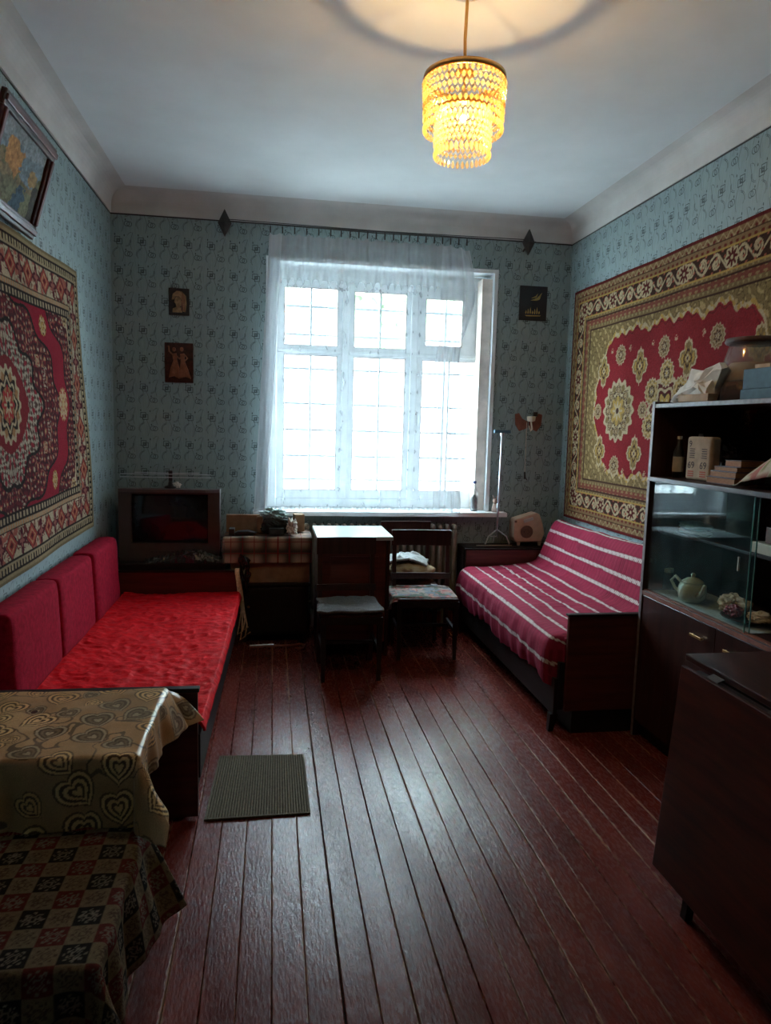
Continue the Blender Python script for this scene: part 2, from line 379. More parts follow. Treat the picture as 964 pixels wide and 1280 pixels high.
def thing(name, label, cat, loc, rz=0, group=None):
    o = bpy.data.objects.new(name, None); COL.objects.link(o); o.location = loc; o.rotation_euler = (0, 0, rz); o.empty_display_size = .1
    ORG[o.name] = tuple(loc); return tag(o, label, cat, group)
def struct(o): o['kind'] = 'structure'; return o
def B(x0, x1, y0, y1, z0, z1): return MB().box(x0, x1, y0, y1, z0, z1)
def poly_in(px, py, poly):
    r = np.zeros(np.shape(px), bool); n = len(poly)
    for i in range(n):
        x1, y1 = poly[i]; x2, y2 = poly[i-1]
        c = ((y1 > py) != (y2 > py)) & (px < (x2-x1)*(py-y1)/((y2-y1) or 1e-9)+x1); r ^= c
    return r
def paint(c, mask, col, a=1.0):
    m = (np.asarray(mask, float)*a)[..., None]; c[:] = c*(1-m)+np.array(col)*m

# ------------------------------------------------------------------ room shell
fl = struct(B(0, W, Y0, D, -.08, -.022).build('floor', 'dark'))
for i in range(36):
    x0, x1 = i*PW+RNG.uniform(.0001, .0011), (i+1)*PW-RNG.uniform(.0001, .0011); t = RNG.uniform(-.0010, .0008); c = .0022; GAP = {14: .0034, 15: .0006, 16: .0014, 17: .0006, 18: .0022, 11: .0012, 20: .0008}; x0 += GAP.get(i, 0)/2; x1 -= GAP.get(i+1, 0)/2
    sec = [(x0, -.021), (x0, t-.0025), (x0+c, t), (x1-c, t), (x1, t-.0025), (x1, -.021)]
    ys = np.linspace(Y0, D, 26); m = MB(); P = []
    for k, yy in enumerate(ys):
        w = .0012*vnoise(yy*2.3, i*3.7, 0, 5); cup = .0008*vnoise(yy*1.1, i*5.1, 0, 9)
        P += [(x0, yy, -.021), (x0+w, yy, t-.0025), (x0+c+w, yy, t+cup), (x1-c+w, yy, t-cup), (x1+w, yy, t-.0025), (x1, yy, -.021)]
    f = [(k*6+j, k*6+j+1, k*6+6+j+1, k*6+6+j) for k in range(25) for j in range(5)]
    m.add(P, f).build('plank', 'plank', fl, fix=True)

struct(B(-.25, 0, Y0-.25, D+.5, -.08, ZT+.1).build('wall_left', 'wp_y'))
struct(B(W, W+.25, Y0-.25, D+.5, -.08, ZT+.1).build('wall_right', 'wp_y'))
struct(B(0, W, Y0-.25, Y0, -.08, ZT+.1).build('wall_near', 'wp_x'))
WX0, WX1, WZ0, WZ1 = 1.15, 2.98, .905, 2.89; WT = D+.46
wm = MB()
xs, zs = [0, WX0, WX1, W], [-.08, WZ0, WZ1, ZT+.1]
wm.box(0, WX0, D, WT, -.08, ZT+.1); wm.box(WX1, W, D, WT, -.08, ZT+.1); wm.box(WX0, WX1, D, WT, -.08, WZ0); wm.box(WX0, WX1, D, WT, WZ1, ZT+.1)
wf = struct(wm.build('wall_far', 'wp_x'))
struct(B(-.25, W+.25, Y0-.25, D+.5, ZT, ZT+.12).build('ceiling', 'ceil'))
# coved cornice on four sides, dark border line of the wallpaper under it
def cove(a, b, nrm, name):
    pr = [(.0, ZC), (.012, ZC), (.014, ZC+.05)]+[(.014+.09*(1-math.cos(t)), ZC+.055+.1*math.sin(t)) for t in np.linspace(.15, PI/2-.1, 7)]+[(.135, ZT), (0, ZT)]
    v = [(p[0]+nrm[0]*d, p[1]+nrm[1]*d, z) for p in (a, b) for d, z in pr]; n = len(pr)
    m = MB().add(v, [tuple(range(n)), tuple(range(2*n-1, n-1, -1))]+[(i, i+n, (i+1) % n+n, (i+1) % n) for i in range(n)])
    struct(m.build(name, 'cornice'))
cove((0, Y0), (0, D), (1, 0), 'trim_1'); cove((W, Y0), (W, D), (-1, 0), 'trim_2'); cove((0, D), (W, D), (0, -1), 'trim_3'); cove((0, Y0), (W, Y0), (0, 1), 'trim_4')
struct(B(0, .004, Y0, D, ZC-.007, ZC).build('trim_5', 'iron')); struct(B(W-.004, W, Y0, D, ZC-.007, ZC).build('trim_6', 'iron')); struct(B(.004, W-.004, D-.004, D, ZC-.009, ZC).build('trim_7', 'iron'))
struct(B(0, .018, Y0, D, 0, .09).build('baseboard_left', 'plank', bevel=.004)); struct(B(W-.018, W, Y0, D, 0, .09).build('baseboard_right', 'plank', bevel=.004))
struct(B(.018, W-.018, D-.018, D, 0, .09).build('baseboard_far', 'plank', bevel=.004))

# ------------------------------------------------------------------ window
FY = 5.96
win = struct(bpy.data.objects.new('window_1', None)); COL.objects.link(win); win.location = (WX0, FY, WZ0+.03); ORG['window_1'] = (WX0, FY, WZ0+.03)
SZ0 = WZ0+.035
def wb(name, x0, x1, z0, z1, y0=FY, y1=FY+.07, mt='white', bv=.006): return B(x0, x1, y0, y1, z0, z1).build(name, mt, win, bevel=bv)
# plaster reveal, thin skins on the wall opening
wb('reveal', WX0, WX0+.012, SZ0, WZ1, D-.004, FY, bv=.003); wb('reveal', WX1-.012, WX1, SZ0, WZ1, D-.004, FY, bv=.003); wb('reveal', WX0+.012, WX1-.012, WZ1-.012, WZ1, D-.004, FY, bv=.003)
wb('architrave', WX1-.022, WX1+.012, SZ0, WZ1+.012, D-.012, D-.004, bv=.003); wb('architrave', WX0-.012, WX0+.022, SZ0, WZ1+.012, D-.012, D-.004, bv=.003); wb('architrave', WX0+.022, WX1-.022, WZ1-.022, WZ1+.012, D-.012, D-.004, bv=.003)
wb('frame_post', WX0+.012, WX0+.075, SZ0, WZ1-.012); wb('frame_post', WX1-.045, WX1-.012, SZ0, WZ1-.012)
wb('frame_head', WX0+.075, WX1-.045, 2.775, WZ1-.012); wb('frame_foot', WX0+.075, WX1-.045, SZ0, SZ0+.075)
wb('mullion', 1.755, 1.812, SZ0+.075, 2.775, FY-.012, FY+.085); wb('mullion', 2.325, 2.385, SZ0+.075, 2.775, FY-.012, FY+.085)
B(WX1-.10, WX1-.014, D+.06, D+.20, SZ0, WZ1-.05).build('jamb_board', 'oldwhite', win, bevel=.004)
def sash(x0, x1, z0, z1, gx0, gx1, gz0, gz1, muntin=True, y0=FY+.01):
    s = B(x0, gx0, y0, y0+.045, z0, z1).box(gx1, x1, y0, y0+.045, z0, z1).box(gx0, gx1, y0, y0+.045, z0, gz0).box(gx0, gx1, y0, y0+.045, gz1, z1).build('sash', 'white', win)
    g = B(gx0-.004, gx1+.004, y0+.02, y0+.024, gz0-.004, gz1+.004).build('pane', 'glass', s)
    for b0, b1, c0, c1 in ((gx0, gx0+.008, gz0, gz1), (gx1-.008, gx1, gz0, gz1), (gx0+.008, gx1-.008, gz0, gz0+.008), (gx0+.008, gx1-.008, gz1-.008, gz1)):
        B(b0, b1, y0+.003, y0+.019, c0, c1).build('glazing_bead', 'oldwhite', s)
    if muntin: B((gx0+gx1)/2-.008, (gx0+gx1)/2+.008, y0+.004, y0+.04, gz0, gz1).build('muntin', 'white', s)
sash(1.226, 1.754, 2.235, 2.775, 1.282, 1.72, 2.262, 2.725); sash(1.226, 1.754, SZ0+.075, 2.205, 1.282, 1.72, 1.082, 2.19)
sash(1.813, 2.324, 2.235, 2.775, 1.85, 2.29, 2.262, 2.715); sash(1.813, 2.324, SZ0+.075, 2.205, 1.85, 2.29, 1.082, 2.19)
sash(2.386, 2.934, 2.235, 2.775, 2.448, 2.77, 2.30, 2.69, False); sash(2.386, 2.934, SZ0+.075, 2.205, 2.43, 2.90, 1.082, 2.185)
for x0, x1 in ((1.226, 1.754), (1.813, 2.324), (2.386, 2.934)): wb('transom', x0, x1, 2.206, 2.234, FY-.006, FY+.075)
B(2.396, 2.408, FY-.03, FY+.0, 1.62, 1.74).build('window_latch', 'white', win, bevel=.003)
sill = struct(B(WX0-.10, WX1+.14, D-.11, D, WZ0, WZ0+.035).box(WX0+.001, WX1-.001, D, FY+.07, WZ0, WZ0+.035).build('window_2', 'white')); sill.name = 'trim_8'
# outside security grille
gr = thing('window_grille', 'thin grey security grille outside the bright window', 'grille', (2.06, 6.15, .94))
for z in (1.16, 1.36, 1.58, 1.80, 2.09, 2.37, 2.60): MB().tube([(WX0+.004, 6.15, z+.002), (2.06, 6.15, z), (WX1-.004, 6.15, z-.002)], .0105, 6).build('grille_bar', 'grille', gr)
for x in (1.505, 2.08, 2.66): MB().tube([(x, 6.129, .94), (x, 6.129, 2.885)], .009, 6).build('grille_upright', 'grille', gr)
# outside, washed out by the daylight
tag(B(-30, 40, 6.6, 60, -1.3, -1.2).build('yard_ground', 'grass'), 'pale washed-out yard ground outside the window', 'ground')['kind'] = 'structure'
hs = thing('neighbour_house', 'pale washed-out house seen through the window panes', 'house', (3.6, 19, -1.2))
B(-4, 11, 19, 25, -1.2, 3.4).build('house_wall', 'facade', hs)
MB().prism([(-4.4, 3.4), (11.4, 3.4), (11.4, 3.6), (3.5, 5.2), (-4.4, 3.6)], 18.7, 25.2).build('house_roof', 'roofm', hs)
for x in (-2.2, .9, 3.6, 6.3, 9.0):
    w = B(x-.55, x+.55, 18.93, 19.05, .3, 1.9).build('house_window', 'white', hs)
    for q in (-.26, .26): B(x+q-.22, x+q+.22, 18.90, 18.94, .4, 1.8).build('window_pane', 'farglass', w)
for k, (x, y, h, r) in enumerate(((.2, 13.0, 5.0, 1.5), (4.6, 14.5, 5.6, 1.7))):
    t = thing('garden_tree', ('leafy tree faintly visible through the upper left window pane', 'leafy tree faintly visible through the right window panes')[k], 'tree', (x, y, -1.2), group='trees outside the window')
    MB().tube([(x, y, -1.2), (x+.1, y, 1.2), (x-.05, y, h-1.2)], [.16, .12, .05], 8).build('trunk', 'bark', t, smooth=True)
    m = MB()
    for j in range(9):
        a = RNG.uniform(0, 2*PI); q = RNG.uniform(0, r*.8)
        m.blob((x+q*math.cos(a), y+q*math.sin(a), h-1.0+RNG.uniform(-.9, .8)), (.7, .7, .6), j+k*20, .5, 3.5, 26, 16)
    m.build('foliage', 'leaf', t)

# ------------------------------------------------------------------ curtain rod and tulle
def rodp(x): return (x, 5.60, 3.085-.004*(x-.83))
rod = thing('curtain_rod', 'thin double-wire curtain rod on dark diamond brackets above window', 'curtain rod', (2.03, 5.66, 3.08))
MB().tube([(.80, 5.60, 3.10), (2.0, 5.60, 3.085), (3.24, 5.60, 3.10)], .004, 6).build('rod', 'iron', rod)
MB().tube([(.83, 5.615, 3.115), (2.0, 5.615, 3.105), (3.20, 5.615, 3.118)], .003, 6).build('rod', 'iron', rod)
for px, pz in ((281, 279), (661, 303)):
    c = at(px, pz, y=5.63); m = MB()
    m.add([(c[0], 5.615, c[2]+.098), (c[0]+.05, 5.625, c[2]), (c[0], 5.615, c[2]-.098), (c[0]-.05, 5.625, c[2]), (c[0], 5.598, c[2]), (c[0], 5.64, c[2]+.098), (c[0]+.05, 5.64, c[2]), (c[0], 5.64, c[2]-.098), (c[0]-.05, 5.64, c[2])],
          [(0, 1, 4), (1, 2, 4), (2, 3, 4), (3, 0, 4), (5, 8, 7, 6), (0, 5, 6, 1), (1, 6, 7, 2), (2, 7, 8, 3), (3, 8, 5, 0)])
    b = m.build('diamond_bracket', 'iron', rod)
    MB().tube([(c[0], 5.641, c[2]-.02), (c[0], 5.749, c[2]-.04)], .008, 8).build('bracket_arm', 'iron', b)
cx = np.concatenate([np.linspace(1.17, 1.62, 6), np.linspace(1.70, 2.1, 7), np.linspace(2.16, 2.68, 9)])
for x in cx:
    z = 3.092-.004*abs(x-2)
    m = MB().tube([(x, 5.60+.009*math.cos(a), z+.009*math.sin(a)) for a in np.linspace(0, 2*PI, 10, endpoint=False)], .0022, 5, True)
    m.box(x-.005, x+.005, 5.596, 5.604, z-.052, z-.008); m.build('curtain_clip', 'iron', rod)
nu, nv = 260, 150
u = np.linspace(0, 1, nu)[:, None]; v = np.linspace(0, 1, nv)[None, :]
xt = 1.165+u*1.535+0*v; xb = 1.055+u*1.655+0*v
bul = .035*np.sin(PI*np.clip((v-.0)/.35, 0, 1))*np.clip((u-.86)/.14, 0, 1)
pull = -.07*np.clip((u-.8)/.2, 0, 1)*np.sin(PI*np.clip((v-.2)/.75, 0, 1))
Xc = xt*(1-v)+xb*v+bul*1.6+pull-.0*v
fold = .014*np.sin(u*2*PI*13+1.5*np.sin(u*9))+.010*np.sin(u*2*PI*29+2*v)+.008*np.sin(u*2*PI*5+3*v)
Yc = 5.585+fold*(.55+.45*v)-.02*np.sin(PI*v)*np.clip((u-.82)/.18, 0, 1)
sc = .016*np.abs(np.sin(PI*(u*21)))*np.exp(-v*14)
Zc = 3.035-sc-v*(2.075+.02*np.clip((u-.85)/.15, 0, 1)+.02*np.clip(.06-u, 0, 1)/.06)+.035*np.clip((u-.9)/.1, 0, 1)*np.exp(-v*8)*-1
lace = .34+0*Xc
mot = np.sin(Xc*2*PI/.30)*np.sin(Zc*2*PI/.30+1); 
ring = np.abs(np.hypot((Xc*3.3) % 1-.5, (Zc*3.3) % 1-.5)-.27); petal = np.abs(np.hypot((Xc*6.6) % 1-.5, (Zc*6.6+.3) % 1-.5)-.3)
lace += .035*(ring < .05)+.02*(petal < .06)
lace += .26*np.clip(.20-v, 0, 1)/.20+.03*np.abs(np.cos(u*2*PI*13+1.5*np.sin(u*9)))**6
lace += .30*((u < .006) | (u > .994) | (v > .988))+.30*(u < .06)+.22*(np.abs(u-.955) < .003)
lace += .10*(u > .86)
cc = np.clip(lace, 0, .92)
tag(MB().grid(np.stack([Xc, Yc, Zc], -1)).build('tulle_curtain', 'tulle', smooth=True, col=np.repeat(cc.reshape(-1, 1), 3, 1), fix=False), 'sheer white lace tulle curtain hanging over the window', 'curtain')

# ------------------------------------------------------------------ radiator under the sill
rd = thing('radiator', 'old grey-beige ribbed radiator under the window sill', 'radiator', (2.09, 5.68, .12))
for i in range(21):
    x = 1.47+i*.0605
    m = MB().tube([(x, 5.645, .16), (x, 5.64, .20), (x, 5.64, .76), (x, 5.645, .80)], [.014, .021, .021, .014], 8).tube([(x, 5.705, .16), (x, 5.71, .20), (x, 5.71, .76), (x, 5.705, .80)], [.014, .021, .021, .014], 8)
    m.tube([(x, 5.645, .80), (x, 5.66, .825), (x, 5.69, .825), (x, 5.705, .80)], .019, 8).tube([(x, 5.645, .16), (x, 5.705, .16)], .018, 8)
    m.build('radiator_section', 'rad', rd, smooth=True)
MB().tube([(1.44, 5.675, .76), (2.70, 5.675, .76)], .017, 8).tube([(1.44, 5.675, .2), (2.70, 5.675, .2)], .017, 8).build('radiator_pipe', 'rad', rd, smooth=True)
for x in (1.53, 2.62): B(x-.02, x+.02, 5.66, 5.69, .0, .15).build('radiator_foot', 'rad', rd)

# ------------------------------------------------------------------ chandelier
LX, LY = 1.917, 2.85
ch = thing('chandelier', 'lit two-tier amber crystal chandelier hanging on a rod', 'chandelier', (LX, LY, ZT))
MB().lathe([(.0, 3.262), (.05, 3.264), (.085, 3.28), (.095, 3.2985), (.0, 3.2985)], (LX, LY, 0), 28).build('ceiling_canopy', 'cream', ch, smooth=True)
MB().tube([(LX, LY, 3.262), (LX-.004, LY, 3.1), (LX, LY, 2.985)], .0065, 8).build('rod', 'brass', ch)
MB().lathe([(.006, 3.005), (.016, 3.0), (.034, 2.985), (.040, 2.975), (.0, 2.974)], (LX, LY, 0), 20).build('cap', 'brass', ch, smooth=True)
def ring(r, z0, z1, t=.004):
    return MB().lathe([(r-t, z0), (r, z0), (r, z1), (r-t, z1), (r-t, z0)], (LX, LY, 0), 48)
MB().lathe([(.152, 2.945), (.158, 2.945), (.160, 2.955), (.158, 2.966), (.152, 2.966), (.152, 2.945)], (LX, LY, 0), 56).build('upper_ring', M['brass'], ch, smooth=True)
MB().lathe([(.100, 2.835), (.106, 2.835), (.106, 2.845), (.100, 2.845), (.100, 2.835)], (LX, LY, 0), 48).build('lower_ring', M['brass'], ch, smooth=True)
for k in range(4):
    a = PI/4+k*PI/2; c_, s_ = math.cos(a), math.sin(a)
    MB().tube([(LX+.035*c_, LY+.035*s_, 2.976), (LX+.153*c_, LY+.153*s_, 2.958)], .0012, 6).build('spoke', 'brass', ch)
    MB().tube([(LX+.12*c_, LY+.12*s_, 2.962), (LX+.103*c_, LY+.103*s_, 2.842)], .002, 6).build('hanger', 'brass', ch)
def bead(m, c, r, h):
    n = 6; v = [(c[0], c[1], c[2]+h)]+[(c[0]+r*math.cos(2*PI*i/n), c[1]+r*math.sin(2*PI*i/n), c[2]) for i in range(n)]+[(c[0], c[1], c[2]-h)]
    m.add(v, [(0, 1+i, 1+(i+1) % n) for i in range(n)]+[(n+1, 1+(i+1) % n, 1+i) for i in range(n)])
for n, r0, r1, z0, z1, rows, nm in ((46, .156, .150, 2.934, 2.806, 6, 'upper_bead_tier'), (34, .104, .106, 2.826, 2.712, 6, 'lower_bead_tier')):
    m = MB(); drop = None
    for i in range(n):
        a = 2*PI*i/n
        for k in range(rows):
            t = k/(rows-1); r = r0+(r1-r0)*t; z = z0+(z1-z0)*t; aa = a+(PI/n if k % 2 else 0)
            bead(m, (LX+r*math.cos(aa), LY+r*math.sin(aa), z), .0095 if nm[0] == 'u' else .0088, .0125)
    o = m.build(nm, 'crystal', ch); o['kind'] = 'stuff'
    for i in range(n):
        a = 2*PI*i/n; c = (LX+r1*math.cos(a), LY+r1*math.sin(a), z1-.016)
        if drop is None:
            d = MB().lathe([(.0005, 0), (.004, -.006), (.0078, -.018), (.0065, -.026), (.0005, -.033)], (0, 0, 0), 6).build('crystal_drop', 'crystal', ch, local=True); drop = d
        else:
            d = drop.copy(); COL.objects.link(d); d.parent = ch
        d.location = (c[0]-LX, c[1]-LY, c[2]-ZT)
MB().lathe([(.001, -.052), (.016, -.047), (.027, -.034), (.030, -.018), (.026, .0), (.016, .020), (.012, .036), (.001, .037)], (LX, LY, 2.832), 18).build('bulb_glass', 'glass', ch, smooth=True)
MB().lathe([(.001, -.012), (.008, -.009), (.011, .0), (.008, .009), (.001, .012)], (LX, LY, 2.815), 12).build('filament', 'bulb', ch, smooth=True)
MB().lathe([(.0, .0375), (.012, .0375), (.0135, .045), (.0135, .085), (.0, .086)], (LX, LY, 2.832), 14).build('socket', 'cream', ch, smooth=True)
MB().tube([(LX, LY, 2.974), (LX, LY, 2.918)], .005, 8).build('stem', 'brass', ch)

# ------------------------------------------------------------------ carpets (woven pattern as colour of the pile, pile as a dense relief)
def carpet(name, label, P00, U, V, L, H, pat, wave, nrm, fixed_group='wall carpets'):
    step = .0056; nu, nv = int(L/step), int(H/step)
    u = np.linspace(0, L, nu)[:, None]+np.zeros((1, nv)); v = np.linspace(0, H, nv)[None, :]+np.zeros((nu, 1))
    c = pat(u, v); c = c*(1+.16*RNG.uniform(-1, 1, c.shape[:2]))[..., None]*(1+.12*fbm(u*3, v*3, 0, 3))[..., None]
    off = wave(u, v)+.0012*RNG.uniform(0, 1, u.shape); uu, vv = u, v
    P = np.array(P00)+uu[..., None]*np.array(U)+vv[..., None]*np.array(V)+off[..., None]*np.array(nrm)
    if name == 'carpet_l': pass
    m = MB().grid(P); base = len(m.v)
    idx = np.arange(nu*nv).reshape(nu, nv)
    loop = np.concatenate([idx[:, 0], idx[-1, 1:], idx[-2::-1, -1], idx[0, -2:0:-1]])
    fl_ = P.reshape(-1, 3); back = fl_[loop].copy(); back = back-np.array(nrm)*.008
    m.v += list(map(tuple, back.tolist())); n = len(loop)
    m.f += [(int(loop[i]), int(loop[(i+1) % n]), base+(i+1) % n, base+i) for i in range(n)]
    cl = np.concatenate([c.reshape(-1, 3), c.reshape(-1, 3)[loop]*.7])
    return tag(m.build(name, 'carpet', col=cl, fix=False), label, 'carpet')

RED, DRED, CREAM, TAN, OLIVE, BROWN, BLACK, GOLD = (.23, .015, .020), (.10, .012, .012), (.46, .37, .23), (.29, .185, .085), (.22, .155, .062), (.055, .022, .015), (.02, .014, .012), (.42, .27, .07)
def edge_coords(u, v, L, H):
    e = np.minimum(np.minimum(u, L-u), np.minimum(v, H-v)); s = np.where(np.minimum(u, L-u) < np.minimum(v, H-v), v, u); return e, s
def rosette(c, u, v, x, y, r, cols, n=8):
    d = np.hypot(u-x, v-y); a = np.arctan2(v-y, u-x); k = d/r
    paint(c, k < 1+.07*np.cos(a*n*2), cols[0]); paint(c, k < .86+.06*np.cos(a*n*2), cols[1])
    paint(c, (k < .78+.12*np.cos(a*n)) & (k > .48), cols[2]); paint(c, np.abs(k-.62-.08*np.cos(a*n)) < .05, cols[0]); paint(c, k < .42+.1*np.cos(a*n), cols[3]); paint(c, k < .24+.10*np.cos(a*n), cols[0]); paint(c, k < .10, cols[2])
def diamond(c, u, v, x, y, rx, ry, cols):
    dx, dy = np.abs(u-x)/rx, np.abs(v-y)/ry; a = np.arctan2(dy, dx); k = (dx**.8+dy**.8)**(1/.8)*(1+.12*np.cos(a*8))
    paint(c, k < 1, cols[0]); paint(c, k < .84, cols[1]); paint(c, (k < .72) & (np.sin(a*8) > -.2), cols[2]); paint(c, np.abs(k-.42) < .07, cols[3]); paint(c, k < .22, cols[0]); paint(c, k < .1, cols[3])
def scroll(c, u, v, s, t, per, amp, w, col):
    """vine with spiral curls; s along, t across (centred)"""
    paint(c, np.abs(t-amp*np.sin(2*PI*s/per)) < w, col)
    for sg in (1, -1):
        sx = ((s+(per/4 if sg < 0 else -per/4)) % per)-per/2; ty = t-sg*amp*.18
        r = np.hypot(sx+per*.0, ty); a = np.arctan2(ty, sx)
        rs = (amp*.92)*(1-((a*sg+1.2) % (2*PI))/(2*PI)*.62)
        paint(c, (np.abs(r-rs) < w*.8) & (np.abs(sx) < per*.36), col); paint(c, (np.abs(r-rs*.45) < w*.8) & (np.abs(sx) < per*.3), col)
def pat_right(u, v):
    L, H = 2.9, 1.80; c = np.zeros(u.shape+(3,)); c[:] = OLIVE; e, s = edge_coords(u, v, L, H)
    # field: scalloped red ground
    cu = np.abs(u-L/2); cv = np.abs(v-H/2-.0)
    sca = .035*np.abs(np.sin(u*PI/.30))+.012*np.sin(u*2*PI/.10); scb = .03*np.abs(np.sin(v*PI/.24))
    hv = .47+sca-.18*np.clip((cu-.55)/.5, 0, 1)**2; hu = .96+scb
    corner = (np.clip(cu-.68, 0, 9)/.30)**2+(cv/(hv))**2
    red = (cv < hv) & (cu < hu) & (corner < 1.0+.10*np.sin(np.arctan2(cv, cu-.5)*9))
    # olive spandrel ornament
    uq, vq = u+.02*fbm(u*10, v*10, 0, 51), v+.02*fbm(u*10, v*10, 0, 57); fl = np.sin(uq*2*PI/.085)*np.sin(vq*2*PI/.085)+.5*np.sin((uq+vq)*2*PI/.06); paint(c, fl > .55, (.38, .28, .13)); paint(c, np.abs(fl) < .10, (.10, .065, .03))
    red2 = (cv < hv+.028) & (cu < hu+.028) & (corner < 1.14+.10*np.sin(np.arctan2(cv, cu-.5)*9)); paint(c, red2, CREAM); paint(c, red2 & (fl > .2), GOLD)
    paint(c, red, RED); paint(c, red & (np.abs(corner-.93) < .012), DRED)
    cols = (CREAM, TAN, OLIVE, BROWN); colg = (CREAM, OLIVE, GOLD, BROWN)
    yc = .85
    for x in (.83, L-.83):
        rosette(c, u, v, x, yc, .21, (CREAM, OLIVE, BROWN, GOLD), 8)
        for a in range(8): rosette(c, u, v, x+.145*math.cos(a*PI/4), yc+.145*math.sin(a*PI/4), .042, (CREAM, OLIVE, BROWN, TAN), 5)
    rosette(c, u, v, L/2-.02, yc, .20, (CREAM, BROWN, DRED, GOLD), 6)
    for a in range(6):
        rosette(c, u, v, L/2-.02+.20*math.cos(a*PI/3+.5), yc+.22*math.sin(a*PI/3+.5), .085, (CREAM, OLIVE, GOLD, BROWN), 8)
    for sy in (1, -1):
        for x in (.58, 1.09, 1.66, 2.30): diamond(c, u, v, x, yc+sy*.29, .115, .145, colg)
        for x in (.83, 1.38, 1.93): rosette(c, u, v, x, yc+sy*.385, .068, cols, 7)
        for x in (.70, .96, 1.24, 1.52, 1.80): diamond(c, u, v, x, yc+sy*.42, .022, .028, (CREAM, RED, CREAM, RED))
    for x in (.52, 1.16): rosette(c, u, v, x, yc+.0, .055, cols, 6)
    # borders
    paint(c, e < .335, (.19, .125, .055)); fl2 = np.sin(s*2*PI/.045)*np.sin(e*2*PI/.05)
    paint(c, (e < .335) & (fl2 > .45), (.30, .24, .11)); paint(c, np.abs(e-.335) < .006, BROWN)
    paint(c, (e < .300) & (e > .255), (.20, .055, .035)); paint(c, (e < .300) & (e > .255) & (np.sin(s*2*PI/.06)+np.sin(e*200) > .8), TAN)
    paint(c, np.abs(e-.255) < .005, BROWN)
    paint(c, e < .228, BROWN); b = np.zeros(c.shape); b[:] = BROWN
    t = e-.165; scroll(b, u, v, s, t, .24, .042, .0085, CREAM); paint(b, (np.abs(t) < .055) & (np.sin(s*2*PI/.075+t*40)*np.sin(t*90) > .72), (.36, .10, .06))
    ms = (s+.02) % .45
    rr = np.hypot(ms-.225, t); aa = np.arctan2(t, ms-.225)
    paint(b, rr < .062+.006*np.cos(aa*8), CREAM); paint(b, rr < .040+.014*np.cos(aa*8), DRED); paint(b, rr < .012, CREAM)
    k = (e < .228) & (e > .105); c[k] = b[k]
    paint(c, (np.abs(e-.228) < .005) | (np.abs(e-.105) < .005), GOLD)
    paint(c, e < .100, (.26, .16, .075)); paint(c, (e < .10) & (np.sin(s*2*PI/.052)+np.sin(e*2*PI/.04) > .9), (.16, .03, .02)); paint(c, np.abs(e-.062) < .004, BROWN)
    paint(c, (e < .058) & (e > .02) & (np.abs(np.sin(s*2*PI/.07)*.014+e-.04) < .006), (.40, .30, .16))
    paint(c, e < .020, (.13, .014, .014)); return c*np.array((.80, .76, .74))
def wave_r(u, v): return .022+.006*np.sin(u*3.1+1)*np.clip(v, 0, 1)+.004*np.sin(u*9)
RL, RH = 2.9, 1.80
carpet('wall_carpet', 'long red and olive carpet with roundels on the right wall', (W, 5.58, .925), (0, -1, 0), (0, 0, 1), RL, RH, pat_right, wave_r, (-1, 0, 0))

